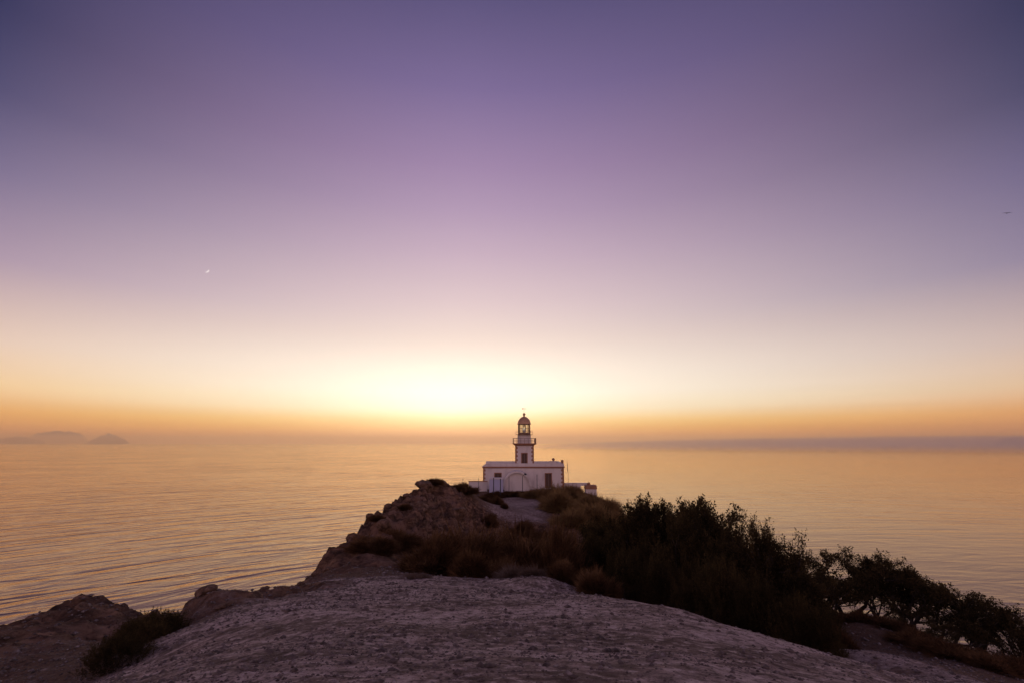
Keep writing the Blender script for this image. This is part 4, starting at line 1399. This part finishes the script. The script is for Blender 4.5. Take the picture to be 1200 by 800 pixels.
def tree(kind, px, py_top, wpx, Y, label, dx=0.0, var=0, mat=None, z_off=0.0):
    wpx *= 1.15 if kind == 'open' else 1.1
    x, _, _ = px3(px, py_top, Y)
    T, K, zm, w, mx_ = TREES[kind][var % len(TREES[kind])]
    gz = H(x, Y) + z_off
    h = zpy(py_top, Y) - gz
    t = thing({'dense': 'evergreen_tree', 'feather': 'tamarisk_tree', 'open': 'windswept_tree'}[kind], label, 'tree', (x, Y, gz))
    sz = h / zm
    sx = wpx * Y / FPX / w
    t.location.x = x - mx_ * sx
    for nm, me in (('trunk', T), ('crown', K)):
        o = bpy.data.objects.new(nm, me); C.objects.link(o); o.parent = t
    t.scale = (sx, (sx + sz) / 2, sz)
    t['group'] = 'trees on the right slope'
    return t
tree('dense', 750, 590, 84, 27, 'evergreen tree at the left end of the tree mass against the sea', var=0)
tree('dense', 770, 588, 80, 26, 'evergreen tree between the left end of the mass and the tallest tree', var=2)
tree('feather', 742, 594, 60, 26.5, 'thin feathery tree at the steep left edge of the tree mass', var=0)
tree('dense', 800, 594, 80, 22, 'bushy tree in front of the tallest one', var=0)
tree('dense', 785, 584, 92, 25, 'tallest evergreen tree in the middle of the mass', var=1)
tree('dense', 822, 600, 80, 23, 'evergreen tree right of the tallest one', var=2)
tree('dense', 706, 614, 60, 32, 'low evergreen tree joining the hill flank to the tree mass', var=2)
tree('feather', 852, 606, 50, 21.5, 'slim feathery tree with one upright spray, left of the larger feathery tree', var=0)
tree('feather', 880, 603, 74, 20, 'feathery tree with long upright sprays against the sea', var=1)
tree('dense', 850, 640, 100, 19, 'broad dark tree below the feathery trees', var=0)
tree('open', 932, 646, 66, 20, 'small domed tree right of the feathery trees', var=0)
tree('dense', 915, 668, 66, 17.5, 'low dark tree in front of the small domed one', var=1)
tree('open', 990, 644, 78, 22, 'rounded tree with sea showing under its crown', var=1)
tree('open', 1024, 672, 46, 22.5, 'low tree filling in right of the rounded one', var=2)
tree('open', 1056, 658, 80, 21, 'windswept tree with a gappy crown left of the leaning row', var=3)
tree('open', 1104, 680, 66, 20, 'windswept tree at the start of the leaning row', var=0)
tree('open', 1146, 698, 78, 18.5, 'leaning tree in the middle of the row at right', var=2)
tree('open', 1178, 718, 84, 17.5, 'leaning tree before the right frame edge', var=1)
tree('open', 1085, 716, 66, 18.5, 'low bushy tree in front of the start of the leaning row', var=1)
tree('open', 1132, 738, 70, 17, 'low bushy tree in front of the middle of the leaning row', var=3)
tree('open', 1010, 690, 56, 20.5, 'low dark tree under the rounded one', var=0)
tree('open', 960, 672, 60, 18.5, 'dark tree between the small domed one and the rounded one', var=2)
tree('dense', 728, 622, 60, 29, 'low evergreen tree at the gap between hill and tree mass', var=1)
tree('open', 1215, 728, 80, 17, 'tree cut off by the right frame edge', var=3)

# bird far off in the upper right sky
d = Vector(px3(1180, 250, 1.0))
b = MB()
L_ = 0.55
v = [(0, -0.2, 0), (0, 0.25, 0.03), (0.07, 0, 0.05), (-0.07, 0, 0.05), (0, 0, -0.06)]
body = MB().lathe([(0.01, -0.26), (0.05, -0.16), (0.075, 0.0), (0.06, 0.12), (0.045, 0.2), (0.01, 0.27)], 0, 0, 10)
body.v = [(z, y, x) for x, y, z in body.v]
for s_ in (-1, 1):
    i = len(body.v)
    pts = [(0.10, 0, 0.03), (-0.08, 0, 0.03), (0.12, 0.32 * s_, 0.13), (-0.03, 0.32 * s_, 0.13), (0.02, 0.66 * s_, 0.06), (-0.05, 0.64 * s_, 0.06)]
    body.v += pts + [(p[0], p[1], p[2] - 0.015) for p in pts]
    body.f += [(i, i + 1, i + 3, i + 2), (i + 2, i + 3, i + 5, i + 4), (i + 6, i + 8, i + 9, i + 7), (i + 8, i + 10, i + 11, i + 9),
               (i, i + 2, i + 8, i + 6), (i + 2, i + 4, i + 10, i + 8), (i + 1, i + 7, i + 9, i + 3), (i + 3, i + 9, i + 11, i + 5), (i + 4, i + 5, i + 11, i + 10)]
m = NT('bird_feathers')
m.bsdf(m.ramp(m.noise(m.objc(), 8), [(0.4, (0.05, 0.05, 0.06)), (0.6, (0.12, 0.11, 0.12))]), 0.9)
bird = body.build('bird', m.m)
bird.location = d * 120 / d.length * 1.0 + Vector((0, 0, CZ))
bird.rotation_euler = (0.2, 0.1, 0.9)
bird.scale = (0.85, 0.85, 0.85)
tag(bird, 'tiny dark bird gliding in the upper right sky', 'bird')
